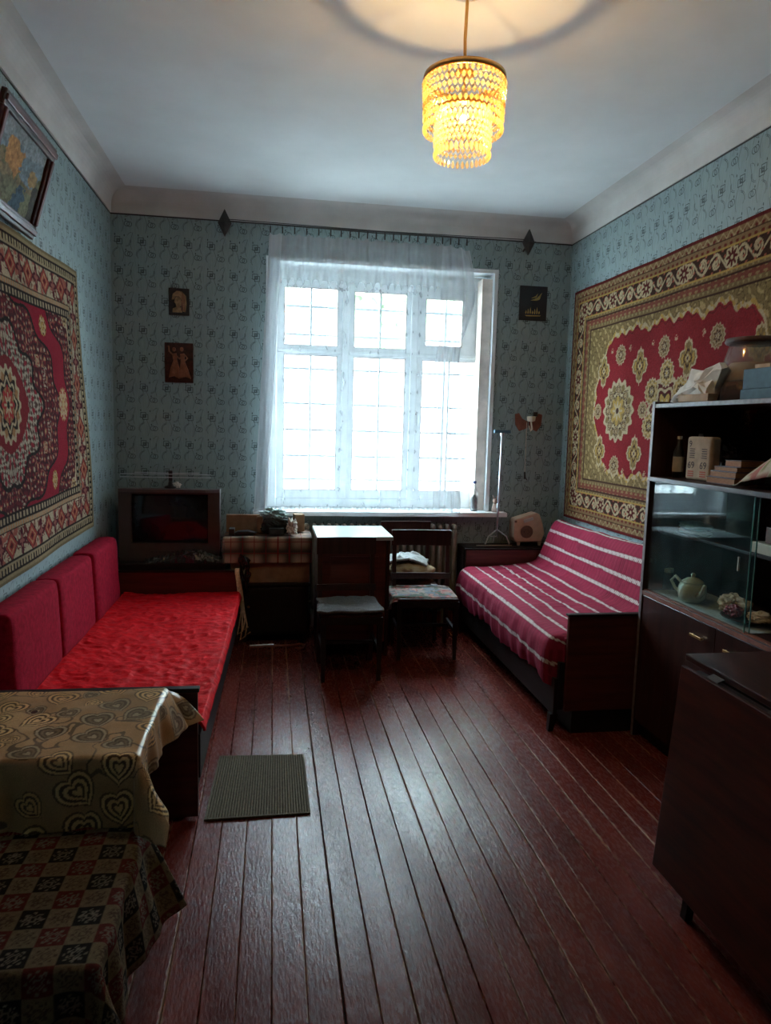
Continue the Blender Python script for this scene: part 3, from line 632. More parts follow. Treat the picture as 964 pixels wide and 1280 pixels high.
def pat_left(u, v):
    L, H = 2.7, 1.58; c = np.zeros(u.shape+(3,)); c[:] = (.25, .008, .022); e, s = edge_coords(u, v, L, H)
    cu, cv = np.abs(u-L/2), np.abs(v-H/2)
    uq, vq = cu+.022*fbm(cu*9, cv*9, 0, 61), cv+.022*fbm(cu*9, cv*9, 0, 67)
    vine = fbm(cu*13, cv*13, 0, 71, 2); vin2 = fbm(cu*19+3, cv*19, 0, 79, 2)
    fa = np.sin(uq*2*PI/.085)*np.sin(vq*2*PI/.085); fb = np.sin((uq+vq)*2*PI/.062)*np.sin((uq-vq)*2*PI/.062)
    def floral(mask, ground):
        paint(c, mask, ground); paint(c, mask & (fb > .35), (.16, .014, .022)); paint(c, mask & (np.abs(vine) < .055), (.26, .10, .06)); paint(c, mask & (np.abs(vin2) < .04), BLACK)
        paint(c, mask & (fa > .60), (.28, .035, .04)); paint(c, mask & (fa > .84), (.42, .27, .13)); paint(c, mask & (fa < -.70), (.13, .05, .045)); paint(c, mask & (fa < -.86), (.40, .32, .22))
    # spandrels: everything outside a stepped oval
    ov = (cu/.96)**2.0+(cv/.66)**2.0; a = np.arctan2(cv/.66, cu/.96)
    sp = ov > 1.0+.07*np.cos(a*14); floral(sp, (.055, .012, .014)); paint(c, np.abs(ov-1.0-.07*np.cos(a*14)) < .018, BLACK)
    sp2 = ov > 1.48+.10*np.cos(a*10); paint(c, sp2, (.42, .36, .27)); paint(c, sp2 & (fb > .15), BLACK); paint(c, sp2 & (fa > .5), (.24, .02, .03)); paint(c, sp2 & (fa < -.75), CREAM); paint(c, np.abs(ov-1.48-.10*np.cos(a*10)) < .03, CREAM)
    md = (cu/.74)**2+(cv/.50)**2; mm = md < 1+.09*np.cos(a*12); floral(mm, (.075, .014, .018)); paint(c, np.abs(md-1-.09*np.cos(a*12)) < .03, BLACK)
    m3 = (cu/.46)**1.6+(cv/.36)**1.6; m3m = m3 < 1+.14*np.cos(a*9); paint(c, m3m, (.40, .35, .26)); paint(c, m3m & (fb > .0), (.09, .05, .04)); paint(c, m3m & (fa > .45), (.26, .02, .03)); paint(c, np.abs(m3-1-.14*np.cos(a*9)) < .05, BLACK)
    m4 = (cu/.28)**1.6+(cv/.22)**1.6; paint(c, m4 < 1, (.20, .015, .02)); rosette(c, u, v, L/2, H/2, .17, (CREAM, (.33, .17, .07), BLACK, (.36, .03, .03)), 8)
    for sx in (1, -1):
        rosette(c, u, v, L/2+sx*.845, H/2, .088, ((.45, .28, .12), (.30, .02, .03), CREAM, (.42, .30, .14)), 8)
        for q_ in range(26):
            ex, ey_ = RNG.uniform(.05, 1.1), RNG.uniform(.05, .55)
            for sy in (1, -1):
                X_, Y_ = L/2+sx*ex, H/2+sy*ey_; oo = (ex/.96)**2+(ey_/.66)**2; mm_ = (ex/.74)**2+(ey_/.50)**2; m3_ = (ex/.46)**1.6+(ey_/.36)**1.6
                if (1.15 < oo < 1.45) or (mm_ < .85 and m3_ > 1.25): rosette(c, u, v, X_, Y_, .030, ((.42, .30, .16), DRED, (.34, .05, .05), (.40, .30, .2)) if q_ % 2 else (BLACK, (.30, .04, .05), (.45, .38, .27), DRED), 6)
        for sy in (1, -1):
            rosette(c, u, v, L/2+sx*.60, H/2+sy*.40, .05, (GOLD, DRED, CREAM, GOLD), 6); rosette(c, u, v, L/2+sx*.98, H/2+sy*.48, .05, (CREAM, DRED, GOLD, BLACK), 6)
    # borders
    g = e < .30; paint(c, g, (.34, .27, .17)); paint(c, (e < .30) & (e > .262) & (np.sin(s*2*PI/.042) > .1), BLACK); paint(c, np.abs(e-.30) < .005, BLACK); paint(c, np.abs(e-.262) < .005, BLACK)
    paint(c, (e < .258) & (e > .235) & (np.sin(s*2*PI/.03) > .5), (.45, .20, .08)); paint(c, np.abs(e-.232) < .004, BLACK)
    g = (e < .228) & (e > .085); paint(c, g, (.44, .36, .24)); wz = fbm(u*20, v*20, 0, 91, 2); paint(c, g & (np.abs(wz) < .10), (.13, .03, .025)); paint(c, g & (wz > .42), (.34, .10, .07))
    t = e-.157; ms = s % .26-.13
    k = np.abs(ms)/.075+np.abs(t)/.066; paint(c, g & (k < 1.1), BLACK); paint(c, g & (k < .98), (.30, .045, .035)); paint(c, g & (np.abs(k-.55) < .10), (.46, .22, .11)); paint(c, g & (k < .25), DRED)
    ms2 = (s+.13) % .26-.13; r2 = np.hypot(ms2, t*.9); a2 = np.arctan2(t, ms2); paint(c, g & (r2 < .042+.018*np.cos(a2*4)), (.09, .012, .02)); paint(c, g & (r2 < .02+.01*np.cos(a2*4)), (.30, .10, .08))
    paint(c, np.abs(e-.085) < .006, BLACK); paint(c, (e < .078), (.32, .24, .13)); paint(c, (e < .070) & (e > .036) & (np.sin(s*2*PI/.036) > -.1), BLACK); paint(c, (e < .07) & (e > .036) & (np.sin(s*2*PI/.036+1.6) > .8), CREAM)
    paint(c, np.abs(e-.036) < .004, BLACK); paint(c, e < .014, (.20, .15, .08)); return c*.85
def wave_l(u, v): return .030+.010*np.sin(v*2.2+.5)+.012*np.exp(-((u-.02)/.10)**2)*np.clip(1-v, 0, 1)+.005*np.sin(u*7+v*4)
LV = np.array([0, -.115, 1.0]); LV = LV/np.linalg.norm(LV)
carpet('wall_carpet', 'crimson medallion carpet with cream border on the left wall', (0, 4.86, .93), (0, -1, -.03), tuple(LV), 2.7, 1.58, pat_left, wave_l, (1, 0, 0))

# ------------------------------------------------------------------ pictures on the walls
# landscape leaning out from the left wall
A0 = np.array([.035, 3.14, 2.475]); tx = .122; Hh = .42; Ly = .66
pn = thing('framed_painting', 'tilted landscape painting in dark carved frame above the left carpet', 'painting', (.035, 3.47, 2.475))
ez = np.array([tx, 0, Hh]); ezn = ez/np.linalg.norm(ez); ey = np.array([0, 1., 0]); en = np.cross(ey, ezn); hl = np.linalg.norm(ez)
def fr(a0, a1, b0, b1, n0, n1):
    m = MB(); m.v = [tuple(A0+ey*a+ezn*b+en*n) for n in (n0, n1) for a, b in ((a0, b0), (a1, b0), (a1, b1), (a0, b1))]
    m.f = [(0, 3, 2, 1), (4, 5, 6, 7), (0, 1, 5, 4), (1, 2, 6, 5), (2, 3, 7, 6), (3, 0, 4, 7)]; return m
FWD = .062
for a0, a1, b0, b1 in ((0, Ly, 0, FWD), (0, Ly, hl-FWD, hl), (0, FWD, FWD, hl-FWD), (Ly-FWD, Ly, FWD, hl-FWD)):
    s_ = fr(a0, a1, b0, b1, -.008, .016).build('frame_rail', 'tablewood', pn, bevel=.006)
    da, db = (0, .016) if a1-a0 > b1-b0 else (.016, 0)
    fr(a0+da+.002, a1-da-.002, b0+db+.002, b1-db-.002, .015, .026).build('frame_moulding', 'redwood', s_, bevel=.004)
nu, nv = 110, 80; uu = np.linspace(0, 1, nu)[:, None]+np.zeros((1, nv)); vv = np.linspace(0, 1, nv)[None, :]+np.zeros((nu, 1))
c = np.zeros((nu, nv, 3)); n_ = fbm(uu*9, vv*9, 0, 4)
c[:] = (.20, .26, .29); paint(c, vv+.1*n_ > .80, (.28, .33, .35)); hz = .52+.10*np.sin(uu*7)+.06*n_
paint(c, vv < hz, (.26, .20, .10)); paint(c, (vv < hz) & (n_ > .1), (.15, .15, .07)); paint(c, vv < .34+.05*n_, (.17, .17, .09)); paint(c, (np.abs(uu-.60-.25*(vv-.2)+.05*n_) < .11-.2*vv*.4) & (vv < .36), (.055, .10, .13))
paint(c, (np.hypot((uu-.36)*1.2, vv-.62) < .20+.06*n_), (.50, .25, .08)); paint(c, np.hypot((uu-.80)*1.5, vv-.52) < .12+.05*n_, (.36, .23, .09)); paint(c, (uu > .88+.03*n_) & (vv < .5), (.05, .045, .03))
c *= (1+.35*fbm(uu*30, vv*22, 0, 14)+.15*fbm(uu*60, vv*60, 0, 15))[..., None]; c *= .8
P = A0+ey*(FWD-.004+uu[..., None]*(Ly-2*FWD+.008))+ezn*(FWD-.004+vv[..., None]*(hl-2*FWD+.008))+en*(.002+.0008*n_[..., None])
MB().grid(P).build('canvas', 'picture', pn, col=c.reshape(-1, 3), fix=False)
MB().tube([(.002, 3.47, 2.99), A0+ey*.33+ezn*(hl-.03)-en*.010], .0025, 6).build('hanging_wire', 'iron', pn)

def wallpic(name, label, cat, p0, p1, mt, y=D, th=.014):
    a, b = at(*p0, y=y), at(*p1, y=y); x0, x1, z0, z1 = a[0], b[0], b[2], a[2]
    t = thing(name, label, cat, ((x0+x1)/2, y-.001, z0)); B(x0, x1, y-th-.001, y-.001, z0, z1).build('board', mt, t, bevel=.003)
    return t, x0, x1, z0, z1
def relief(t, name, mt, poly, fn, y0=D-.015, d=.006): MB().prism([fn(*p) for p in poly], y0-d, y0+.001).build(name, mt, t, bevel=.002, seg=1)
t, x0, x1, z0, z1 = wallpic('relief_plaque', 'small black plaque with bronze head relief hung on a string', 'plaque', (211, 360), (237, 395), 'plastic')
f = lambda a, b: (x0+a*(x1-x0), z0+b*(z1-z0))
relief(t, 'headdress', 'bronze', [(.15, .55), (.2, .78), (.4, .9), (.65, .88), (.85, .72), (.88, .4), (.82, .12), (.68, .14), (.66, .5), (.55, .66), (.34, .70), (.28, .58)], f)
relief(t, 'face', 'bronze', [(.30, .58), (.36, .68), (.55, .65), (.64, .5), (.62, .36), (.48, .28), (.36, .32), (.34, .42), (.26, .47)], f, d=.008)
relief(t, 'shoulders', 'bronze', [(.18, .10), (.20, .24), (.40, .32), (.62, .30), (.66, .10)], f)
for k in range(3): relief(t, 'fold', 'copper', [(.60+.07*k, .16), (.63+.07*k, .16), (.70+.05*k, .80-.06*k), (.66+.05*k, .80-.06*k)], f, D-.019, .004)
MB().tube([(x0+.02, D-.008, z1-.003), ((x0+x1)/2+.005, D-.006, z1+.125), (x1-.015, D-.008, z1-.003)], .002, 5).build('string', 'iron', t)
MB().lathe([(.004, 0), (.004, -.014), (.0, -.014)], ((x0+x1)/2+.005, D, z1+.125), 8, 'y').build('nail', 'iron', t)
t, x0, x1, z0, z1 = wallpic('relief_plaque', 'copper relief of two dancing figures in long gowns', 'plaque', (206, 428), (242, 479), 'tablewood')
relief(t, 'left_gown', 'copper', [(.14, .12), (.20, .36), (.30, .55), (.26, .72), (.42, .74), (.44, .55), (.52, .36), (.50, .10), (.32, .16)], f)
relief(t, 'right_gown', 'copper', [(.50, .10), (.54, .38), (.56, .55), (.54, .72), (.70, .74), (.70, .55), (.82, .34), (.92, .10), (.72, .15)], f, d=.008)
for a, b in ((.33, .83), (.60, .84)): relief(t, 'head', 'copper', [(a+.065*math.cos(q), b+.055*math.sin(q)) for q in np.linspace(0, 2*PI, 12, endpoint=False)], f, d=.008)
for ps in ([(.28, .70), (.16, .78), (.14, .92)], [(.42, .66), (.52, .60), (.58, .66)], [(.70, .70), (.80, .62), (.66, .52)]): MB().tube([(f(*p)[0], D-.017, f(*p)[1]) for p in ps], .006, 6).build('arm', 'copper', t)
for k in range(5): MB().tube([(f(.24+.06*k, .14)[0], D-.0215, f(.24+.06*k, .14)[1]), (f(.33+.02*k, .5)[0], D-.0215, f(.3, .5)[1])], .002, 5).build('gown_pleat', 'copper', t)
for k in range(5): MB().tube([(f(.58+.065*k, .14)[0], D-.0235, f(.24+.06*k, .14)[1]), (f(.59+.02*k, .5)[0], D-.0235, f(.3, .5)[1])], .002, 5).build('gown_pleat', 'copper', t)
t, x0, x1, z0, z1 = wallpic('black_plaque', 'black lacquer plaque with faint gold picture right of the window', 'plaque', (650, 357), (682, 402), 'plastic')
relief(t, 'gold_sail', 'gold', [(.38, .58), (.62, .66), (.80, .82), (.72, .62), (.62, .58)], f, D-.015, .003); relief(t, 'gold_sail', 'gold', [(.40, .64), (.58, .72), (.66, .80), (.60, .66)], f, D-.015, .003)
for k in range(7):
    a = .24+k*.08; relief(t, 'gold_stroke', 'gold', [(a-.03, .22), (a, .30+.05*(k % 3)), (a+.03, .24), (a, .18)], f, D-.015, .003)
relief(t, 'gold_stroke', 'gold', [(.2, .15), (.8, .16), (.74, .13), (.26, .12)], f, D-.015, .003)

# ------------------------------------------------------------------ left daybed with red quilt and cushions
BR = -math.atan2(.052, 2.34); BO = (.0, 2.86, 0.0)
def bedpt(P):
    c, s = math.cos(BR), math.sin(BR); Q = np.array(P, float); R_ = Q.copy(); R_[..., 0] = c*Q[..., 0]-s*Q[..., 1]+BO[0]; R_[..., 1] = s*Q[..., 0]+c*Q[..., 1]+BO[1]; return R_
bed = thing('daybed', 'dark wooden daybed with tall end panels along the left wall', 'daybed', BO, BR)
BL_ = 2.36
B(.02, .905, 0, .024, .015, .545).build('footboard', 'redwood', bed, local=True, bevel=.003)
B(.015, .912, -.006, .030, .545, .562).build('footboard_cap', 'black', bed, local=True, bevel=.003)
B(.04, .905, BL_-.024, BL_, .03, .550).build('headboard', 'redwood', bed, local=True, bevel=.003)
B(.04, .912, BL_-.030, BL_+.004, .550, .566).build('headboard_cap', 'black', bed, local=True, bevel=.003)
B(.885, .912, .0245, BL_-.0245, .17, .355).build('side_rail', 'black', bed, local=True, bevel=.003)
B(.86, .884, .0245, BL_-.0245, .05, .17).build('lower_rail', 'black', bed, local=True, bevel=.003)
B(.04, .884, .0245, BL_-.0245, .171, .33).build('bed_box', 'black', bed, local=True)
B(.03, .88, .03, BL_-.03, .331, .372).build('mattress', 'plush', bed, local=True, bevel=.012)
for x in (.08, .84):
    for y in (.06, BL_-.06): MB().taper((x, y, .17), (x, y, .0), .025, .018).build('leg', 'black', bed, local=True)
nu, nv = 170, 330
u = np.linspace(0, 1, nu)[:, None]; v = np.linspace(0, 1, nv)[None, :]
s = u*.855+0*v; x = np.where(s < .80, .115+s, .915+.018*np.sin(np.clip((s-.80)/.055, 0, 1)*PI/2)); y = .034+v*(BL_-.068)+0*u
wr = fbm(s*12, y*22+2*fbm(s*3, y*3, 0, 2), 0, 11, 3)*.004+(.5-np.abs(fbm(s*16+2*y, y*14-s*5, 0, 19, 2)))*.007+fbm(s*3, y*4, 0, 5, 2)*.010+np.abs(fbm(s*10+y*5, y*16-s*6, 0, 8, 2))*.005
z = .402+wr-np.clip(s-.80, 0, 1)*.75+.012*np.clip(.12-s, 0, 1)/.12-.020*np.exp(-((s-.45)/.25)**2-((y-1.15)/.5)**2)
P = bedpt(np.stack([x, y, z], -1)); m = MB().grid(P)
tag(m.build('satin_quilt', 'satin', smooth=True, fix=False, solid=.010), 'wrinkled bright red satin quilt spread on the left daybed', 'quilt')
def cushion(y0, y1, z0, z1, x0, x1, lean, label, k):
    nu, nv = 26, 26; m = MB(); u = np.linspace(-1, 1, nu)[:, None]+np.zeros((1, nv)); v = np.linspace(-1, 1, nv)[None, :]+np.zeros((nu, 1))
    pu = np.sign(u)*(1-(1-np.abs(u))**1.6); pv = np.sign(v)*(1-(1-np.abs(v))**1.6)
    e = (1-np.abs(u)**7)*(1-np.abs(v)**7); th = (x1-x0)/2*np.clip(e, 0, 1)**.32*(1+.05*fbm(u*2, v*2, k, 3))
    yy = (y0+y1)/2+pu*(y1-y0)/2; zz = (z0+z1)/2+pv*(z1-z0)/2; xc = (x0+x1)/2+lean*(1-pv)/2
    F = np.stack([xc+th, yy, zz], -1); K = np.stack([xc-th, yy, zz], -1)[::-1]
    m.grid(F).grid(K)
    bm_ = m.build('sofa_cushion', 'plush', smooth=True); me = bm_.data
    b2 = bmesh.new(); b2.from_mesh(me); bmesh.ops.remove_doubles(b2, verts=b2.verts, dist=.0006); bmesh.ops.recalc_face_normals(b2, faces=b2.faces); b2.to_mesh(me); b2.free()
    me.polygons.foreach_set('use_smooth', [True]*len(me.polygons))
    tag(bm_, label, 'cushion', 'red back cushions on the daybed')
cushion(4.33, 4.96, .425, .845, .035, .175, .02, 'red plush back cushion nearest the television', 1)
cushion(3.67, 4.32, .425, .835, .030, .165, .02, 'red plush back cushion, middle one of three on the daybed', 2)
cushion(2.99, 3.655, .425, .835, .030, .165, .02, 'red plush back cushion nearest the gold tablecloth', 3)

# ------------------------------------------------------------------ television corner
tvs = thing('television_stand', 'black low stand under the old television', 'stand', (.47, 5.48, 0))
B(.06, .86, 5.245, 5.735, .555, .60).build('top', 'black', tvs, bevel=.004); B(.08, .11, 5.26, 5.73, 0, .554).build('side_panel', 'black', tvs); B(.81, .84, 5.26, 5.73, 0, .554).build('side_panel', 'black', tvs)
B(.111, .809, 5.27, 5.72, .22, .24).build('shelf', 'black', tvs); B(.111, .809, 5.71, 5.725, .25, .553).build('back_panel', 'black', tvs)
tv = thing('television', 'old dark brown tube television with set-top antenna', 'television', (.47, 5.50, .601))
TY = 5.36; tx0, tx1, tz0, tz1 = .10, .815, .602, 1.128
B(tx0, tx0+.085, TY, TY+.12, tz0, tz1).box(tx1-.085, tx1, TY, TY+.12, tz0, tz1).box(tx0+.085, tx1-.085, TY, TY+.12, tz0, tz0+.13).box(tx0+.085, tx1-.085, TY, TY+.12, tz1-.035, tz1).build('front_bezel', 'tvcase', tv)
MB().add([(tx0, TY+.12, tz0), (tx1, TY+.12, tz0), (tx1, TY+.12, tz1), (tx0, TY+.12, tz1), (tx0+.16, 5.728, tz0+.02), (tx1-.16, 5.728, tz0+.02), (tx1-.16, 5.728, tz1-.10), (tx0+.16, 5.728, tz1-.10)], [(0, 1, 2, 3), (4, 7, 6, 5), (0, 4, 5, 1), (1, 5, 6, 2), (2, 6, 7, 3), (3, 7, 4, 0)]).build('rear_housing', 'tvcase', tv)
MB().add([(tx0, TY-.001, tz1-.02), (tx0+.1, TY-.03, tz1-.02), (tx1-.1, TY-.03, tz1-.02), (tx1, TY-.001, tz1-.02), (tx0, TY-.001, tz1+.004), (tx0+.1, TY-.03, tz1+.004), (tx1-.1, TY-.03, tz1+.004), (tx1, TY-.001, tz1+.004)], [(0, 1, 2, 3), (7, 6, 5, 4), (0, 4, 5, 1), (1, 5, 6, 2), (2, 6, 7, 3), (3, 7, 4, 0)]).build('top_lip', 'silvertv', tv)
nu, nv = 20, 16; u = np.linspace(-1, 1, nu)[:, None]+np.zeros((1, nv)); v = np.linspace(-1, 1, nv)[None, :]+np.zeros((nu, 1))
MB().grid(np.stack([(tx0+tx1)/2+u*.272, TY+.012+.022*(u*u+v*v), .913+v*.180], -1)[::-1]).build('screen', 'tvscreen', tv, smooth=True, fix=False)
for k in range(7): B(.32+k*.03, .34+k*.03, TY-.004, TY, .665, .675).build('button', 'plastic', tv)
an = thing('tv_antenna', 'small indoor loop antenna on top of the television', 'antenna', (.455, 5.44, 1.13))
MB().lathe([(.045, 0), (.045, .012), (.02, .02), (.014, .05), (.0, .05)], (.455, 5.44, 1.1335), 14).build('base', 'plastic', an, smooth=True)
B(.443, .470, 5.43, 5.45, 1.183, 1.262).build('mast_block', 'plastic', an, bevel=.003)
for s_, e in ((-1, at(150, 594, y=5.42)[0]), (1, at(264, 597, y=5.42)[0])):
    MB().tube([(.456, 5.425, 1.236), (e, 5.415, 1.236), (e, 5.412, 1.214), (.456, 5.422, 1.212)], .0025, 6).build('loop', 'steel', an)
    MB().tube([(.456, 5.44, 1.243), (e-s_*.09, 5.47, 1.244)], .0025, 6).build('loop', 'steel', an)
MB().blob((.50, 5.44, 1.155), (.03, .02, .022), 3, .4, 3, 14, 10, 1.135).build('tape', 'paper', an)

bagm = MB(); nu, nv = 90, 44
u = np.linspace(0, 1, nu)[:, None]+np.zeros((1, nv)); v = np.linspace(0, 1, nv)[None, :]+np.zeros((nu, 1))
cr = np.abs(fbm(u*14, v*6, 0, 21, 4)); xx = .30+u*.60; prof = np.sin(PI*np.clip(v, 0, 1))
hgt = (.035+.045*np.exp(-((u-.55)/.25)**2)+.03*cr)*prof**.6*(.35+.65*np.sin(PI*np.clip(u*.95+.03, 0, 1)))
bagm.grid(np.stack([xx+.01*fbm(u*9, v*5, 0, 2), 5.252+v*.095+.006*fbm(u*12, v*3, 0, 5), .603+hgt], -1))
tag(bagm.build('black_plastic_bag', 'bagplastic', fix=False, solid=.003), 'crumpled shiny black plastic bag in front of the television', 'bag')
m = MB(); u = np.linspace(0, 1, 24)[:, None]+np.zeros((1, 18)); v = np.linspace(0, 1, 18)[None, :]+np.zeros((24, 1))
m.grid(np.stack([.968+.075*u*(1-.3*v)+.012*fbm(u*4, v*6, 0, 4), 5.200+.012*fbm(u*5, v*5, 0, 6)+.01*v, .635-.24*v**1.2+.05*(1-u)*(1-v)], -1))
tag(m.build('black_plastic_bag', 'bagplastic', fix=False, solid=.003), 'black plastic bag end draped down beside the daybed headboard', 'bag')
rp = thing('cord_bundle', 'beige cords looped over the corner of the daybed headboard', 'cord', (.955, 5.17, .08))
hx = bedpt((.885, BL_, 0))
for k in range(4):
    o_ = .012*k; zb = (.10, .06, .13, .09)[k]; xb = hx[0]+.050+(-.02, .0, .02, .035)[k]
    MB().tube([(hx[0]+.004+o_*.6, hx[1]+.012, .50), (hx[0]+.003+o_*.6, hx[1]+.009, .571), (hx[0]+.003+o_*.6, hx[1]-.022, .572), (hx[0]+.003+o_*.6, hx[1]-.042, .55), (hx[0]+.020+o_*.8, hx[1]-.045, .42), (hx[0]+.046+o_*.5, hx[1]-.055, .28), (xb, hx[1]-.06, zb+.08), (xb-.012, hx[1]-.07, zb), (xb+.025, hx[1]-.075, zb+.03)], .0055, 6).build('cord', 'rope', rp, smooth=True)

# ------------------------------------------------------------------ plaid covered box stack
nst = thing('nightstand', 'black nightstand under the plaid-covered box', 'nightstand', (1.22, 5.45, 0))
B(.972, 1.47, 5.25, 5.62, .06, .43).build('body', 'black', nst, bevel=.004); B(.972, 1.48, 5.235, 5.62, .431, .452).build('top', 'black', nst, bevel=.003)
B(.985, 1.46, 5.238, 5.2495, .08, .42).build('door', 'black', nst, bevel=.003); MB().lathe([(.004, 0), (.011, -.012), (.006, -.02), (.0, -.02)], (1.03, 5.238, .28), 10, 'y').build('knob', 'brass', nst)
for x in (1.0, 1.44):
    for y in (5.28, 5.59): MB().taper((x, y, .06), (x, y, 0), .018, .013).build('leg', 'black', nst)
tag(B(.90, 1.475, 5.265, 5.60, .453, .792).build('cardboard_box', 'cardboard', bevel=.003), 'brown cardboard box mostly hidden under plaid cloth', 'box')
# plaid cloth
def drape(x0, x1, y0, y1, zt, oh, n, shade, name, mat, label, cat, fold=.012, seed=0, gap=.006, corner_out=.55, zmin=None, far_flare=0.0, rnd=.016):
    """cloth over a box top: oh = overhang (left, right, front, back); corners hang as cones"""
    l, r, f_, b = oh
    s = np.arange(-l, (x1-x0)+r+1e-6, n)[:, None]; t = np.arange(-f_, (y1-y0)+b+1e-6, n)[None, :]
    s = s+0*t; t = t+0*s; wx, wy = x1-x0, y1-y0
    dx = np.where(s < 0, s, np.where(s > wx, s-wx, 0)); dy = np.where(t < 0, t, np.where(t > wy, t-wy, 0))
    ax, ay = np.abs(dx), np.abs(dy); d = np.hypot(ax, ay); th = np.arctan2(ay, ax)
    al = corner_out*np.sin(2*th)*np.clip(d/.04, 0, 1)
    per = np.where(ay > ax, s, t)
    fo = fold*(np.sin(per*2*PI/.23+seed)+.5*np.sin(per*2*PI/.11+seed*2))*np.clip(d/.12, 0, 1)
    flare = .05*d
    dd = np.minimum(d, rnd*PI/2); ro = rnd*np.sin(dd/rnd); rest = d-dd; drop = rnd*(1-np.cos(dd/rnd))+rest*np.cos(al)
    flare = flare+far_flare*d*np.clip((t-wy*.45)/(wy*.55), 0, 1.2)**1.5*(dx > 0)
    out = ro+rest*np.sin(al)+fo+flare
    cxn, cyn = np.sign(dx)*np.cos(th), np.sign(dy)*np.sin(th)
    X_ = x0+np.clip(s, 0, wx)+cxn*out*(ax > 0); Y_ = y0+np.clip(t, 0, wy)+cyn*out*(ay > 0)
    inn = np.clip(np.minimum(np.minimum(s, wx-s), np.minimum(t, wy-t)), 0, None)
    Z_ = zt+.004-drop+.004*fbm(s*6, t*6, 0, seed)*np.clip(1-d/.05, 0, 1)
    if zmin is not None: Z_ = np.maximum(Z_, zmin+.004*(np.sin(s*90)+np.sin(t*70)))
    c = shade(s, t); m = MB().grid(np.stack([X_, Y_, Z_], -1))
    return tag(m.build(name, mat, smooth=True, fix=False, col=c.reshape(-1, 3), solid=.003), label, cat)
def plaid(s, t):
    c = np.zeros(s.shape+(3,)); c[:] = (.40, .27, .19); g = np.where(t < 0, t, 0)
    k = np.clip(1.2*np.sin(s*2*PI/.17+.6)-.2, 0, 1); paint(c, 1-0*s, (.045, .038, .036), .72); c[:] = (.40, .27, .19)
    m = np.exp(-((s % .17-.12)/.036)**2)*.88; n = np.exp(-(((t+.20) % .17-.085)/.034)**2)*.92
    a = 1-(1-m)*(1-n); a = a[..., None]; c = c*(1-a)+np.array((.03, .028, .028))*a
    paint(c, np.abs(s % .085-.04) < .004, (.20, .02, .02), .9); paint(c, np.abs((t+.17) % .085-.04) < .0035, (.20, .02, .02), .9); return c
drape(.86, 1.48, 5.25, 5.61, .794, (.03, .02, .20, .02), .006, plaid, 'plaid_cloth', 'cotton', 'beige and black plaid cloth with red lines over the cardboard box', 'cloth', .004, 2)
zt = .802
def ctop(p, y): return at(*p, y=y)
a, b = at(283, 643, y=5.45), at(325, 671, y=5.45)
tag(B(a[0], b[0], 5.44, 5.47, zt+.003, a[2]).build('cardboard_sheet', 'cardboard', bevel=.002), 'upright brown cardboard piece on the plaid cloth, left', 'cardboard')
a = at(377, 645, y=5.50); tag(MB().obox((1.40, 5.52, zt+.069), (.075, .10, .13), .15).build('cardboard_carton', 'cardboard', bevel=.003), 'small open brown carton behind the garment heap', 'box')
m = MB().lathe([(.024, 0), (.026, .01), (.026, .11), (.02, .125), (.0, .126)], (1.105, 5.40, zt+.003), 16); tag(m.build('cardboard_tube', 'cardboard', smooth=True), 'short brown tube standing beside the garment heap', 'tube')
m = MB().prism([(.93, zt+.003), (1.05, zt+.003), (1.09, zt+.018), (1.02, zt+.034), (.95, zt+.03), (.92, zt+.015)], 5.28, 5.36); tag(m.build('glasses_case', 'plastic', bevel=.008, smooth=True), 'flat dark case lying on the front of the plaid cloth', 'case')
a = at(288, 668, y=5.32); tag(B(.885, .925, 5.28, 5.38, zt+.003, zt+.05).build('tin_box', 'iron', bevel=.004), 'small dark tin box at the left edge of the plaid cloth', 'box')
tag(MB().blob((1.235, 5.42, zt+.06), (.105, .10, .075), 5, .35, 2.6, 40, 26, zt+.003).build('dark_garment', 'greencloth'), 'bundled dark green garment heaped on the plaid cloth', 'garment')
tag(MB().blob((1.215, 5.40, zt+.150), (.085, .07, .032), 9, .55, 4, 44, 26).build('mint_bag', 'mintfilm'), 'crumpled mint plastic bag on top of the dark garment', 'bag')
tag(MB().blob((1.345, 5.33, zt+.045), (.035, .04, .06), 14, .6, 3.5, 30, 20, zt+.003).build('newspaper_ball', 'paper'), 'crumpled white newspaper beside the dark garment', 'paper')
tag(MB().obox((1.23, 5.30, zt+.030), (.11, .05, .05), .1).build('dark_box', 'greencloth', bevel=.004), 'dark grey box in front of the garment heap', 'box')
cn = thing('walking_stick', 'brown wooden walking stick lying on the floor before the nightstand', 'stick', (1.2, 5.12, 0))
a, b = at(312, 809, z=.012), at(372, 806, z=.012)
MB().tube([(a[0], a[1], .012), ((a[0]+b[0])/2, (a[1]+b[1])/2, .013), (b[0]-.02, b[1], .012)], .010, 8).build('shaft', 'terracotta', cn, smooth=True)
MB().tube([(b[0]-.02, b[1], .012), (b[0]+.02, b[1]+.01, .014), (b[0]+.045, b[1]-.02, .014), (b[0]+.035, b[1]-.07, .013), (b[0]-.0, b[1]-.10, .012)], .011, 8).build('handle', 'terracotta', cn, smooth=True)
MB().tube([(a[0], a[1]-.004, .025), ((a[0]+b[0])/2, (a[1]+b[1])/2-.004, .026)], .006, 6).build('metal_sleeve', 'steel', cn)

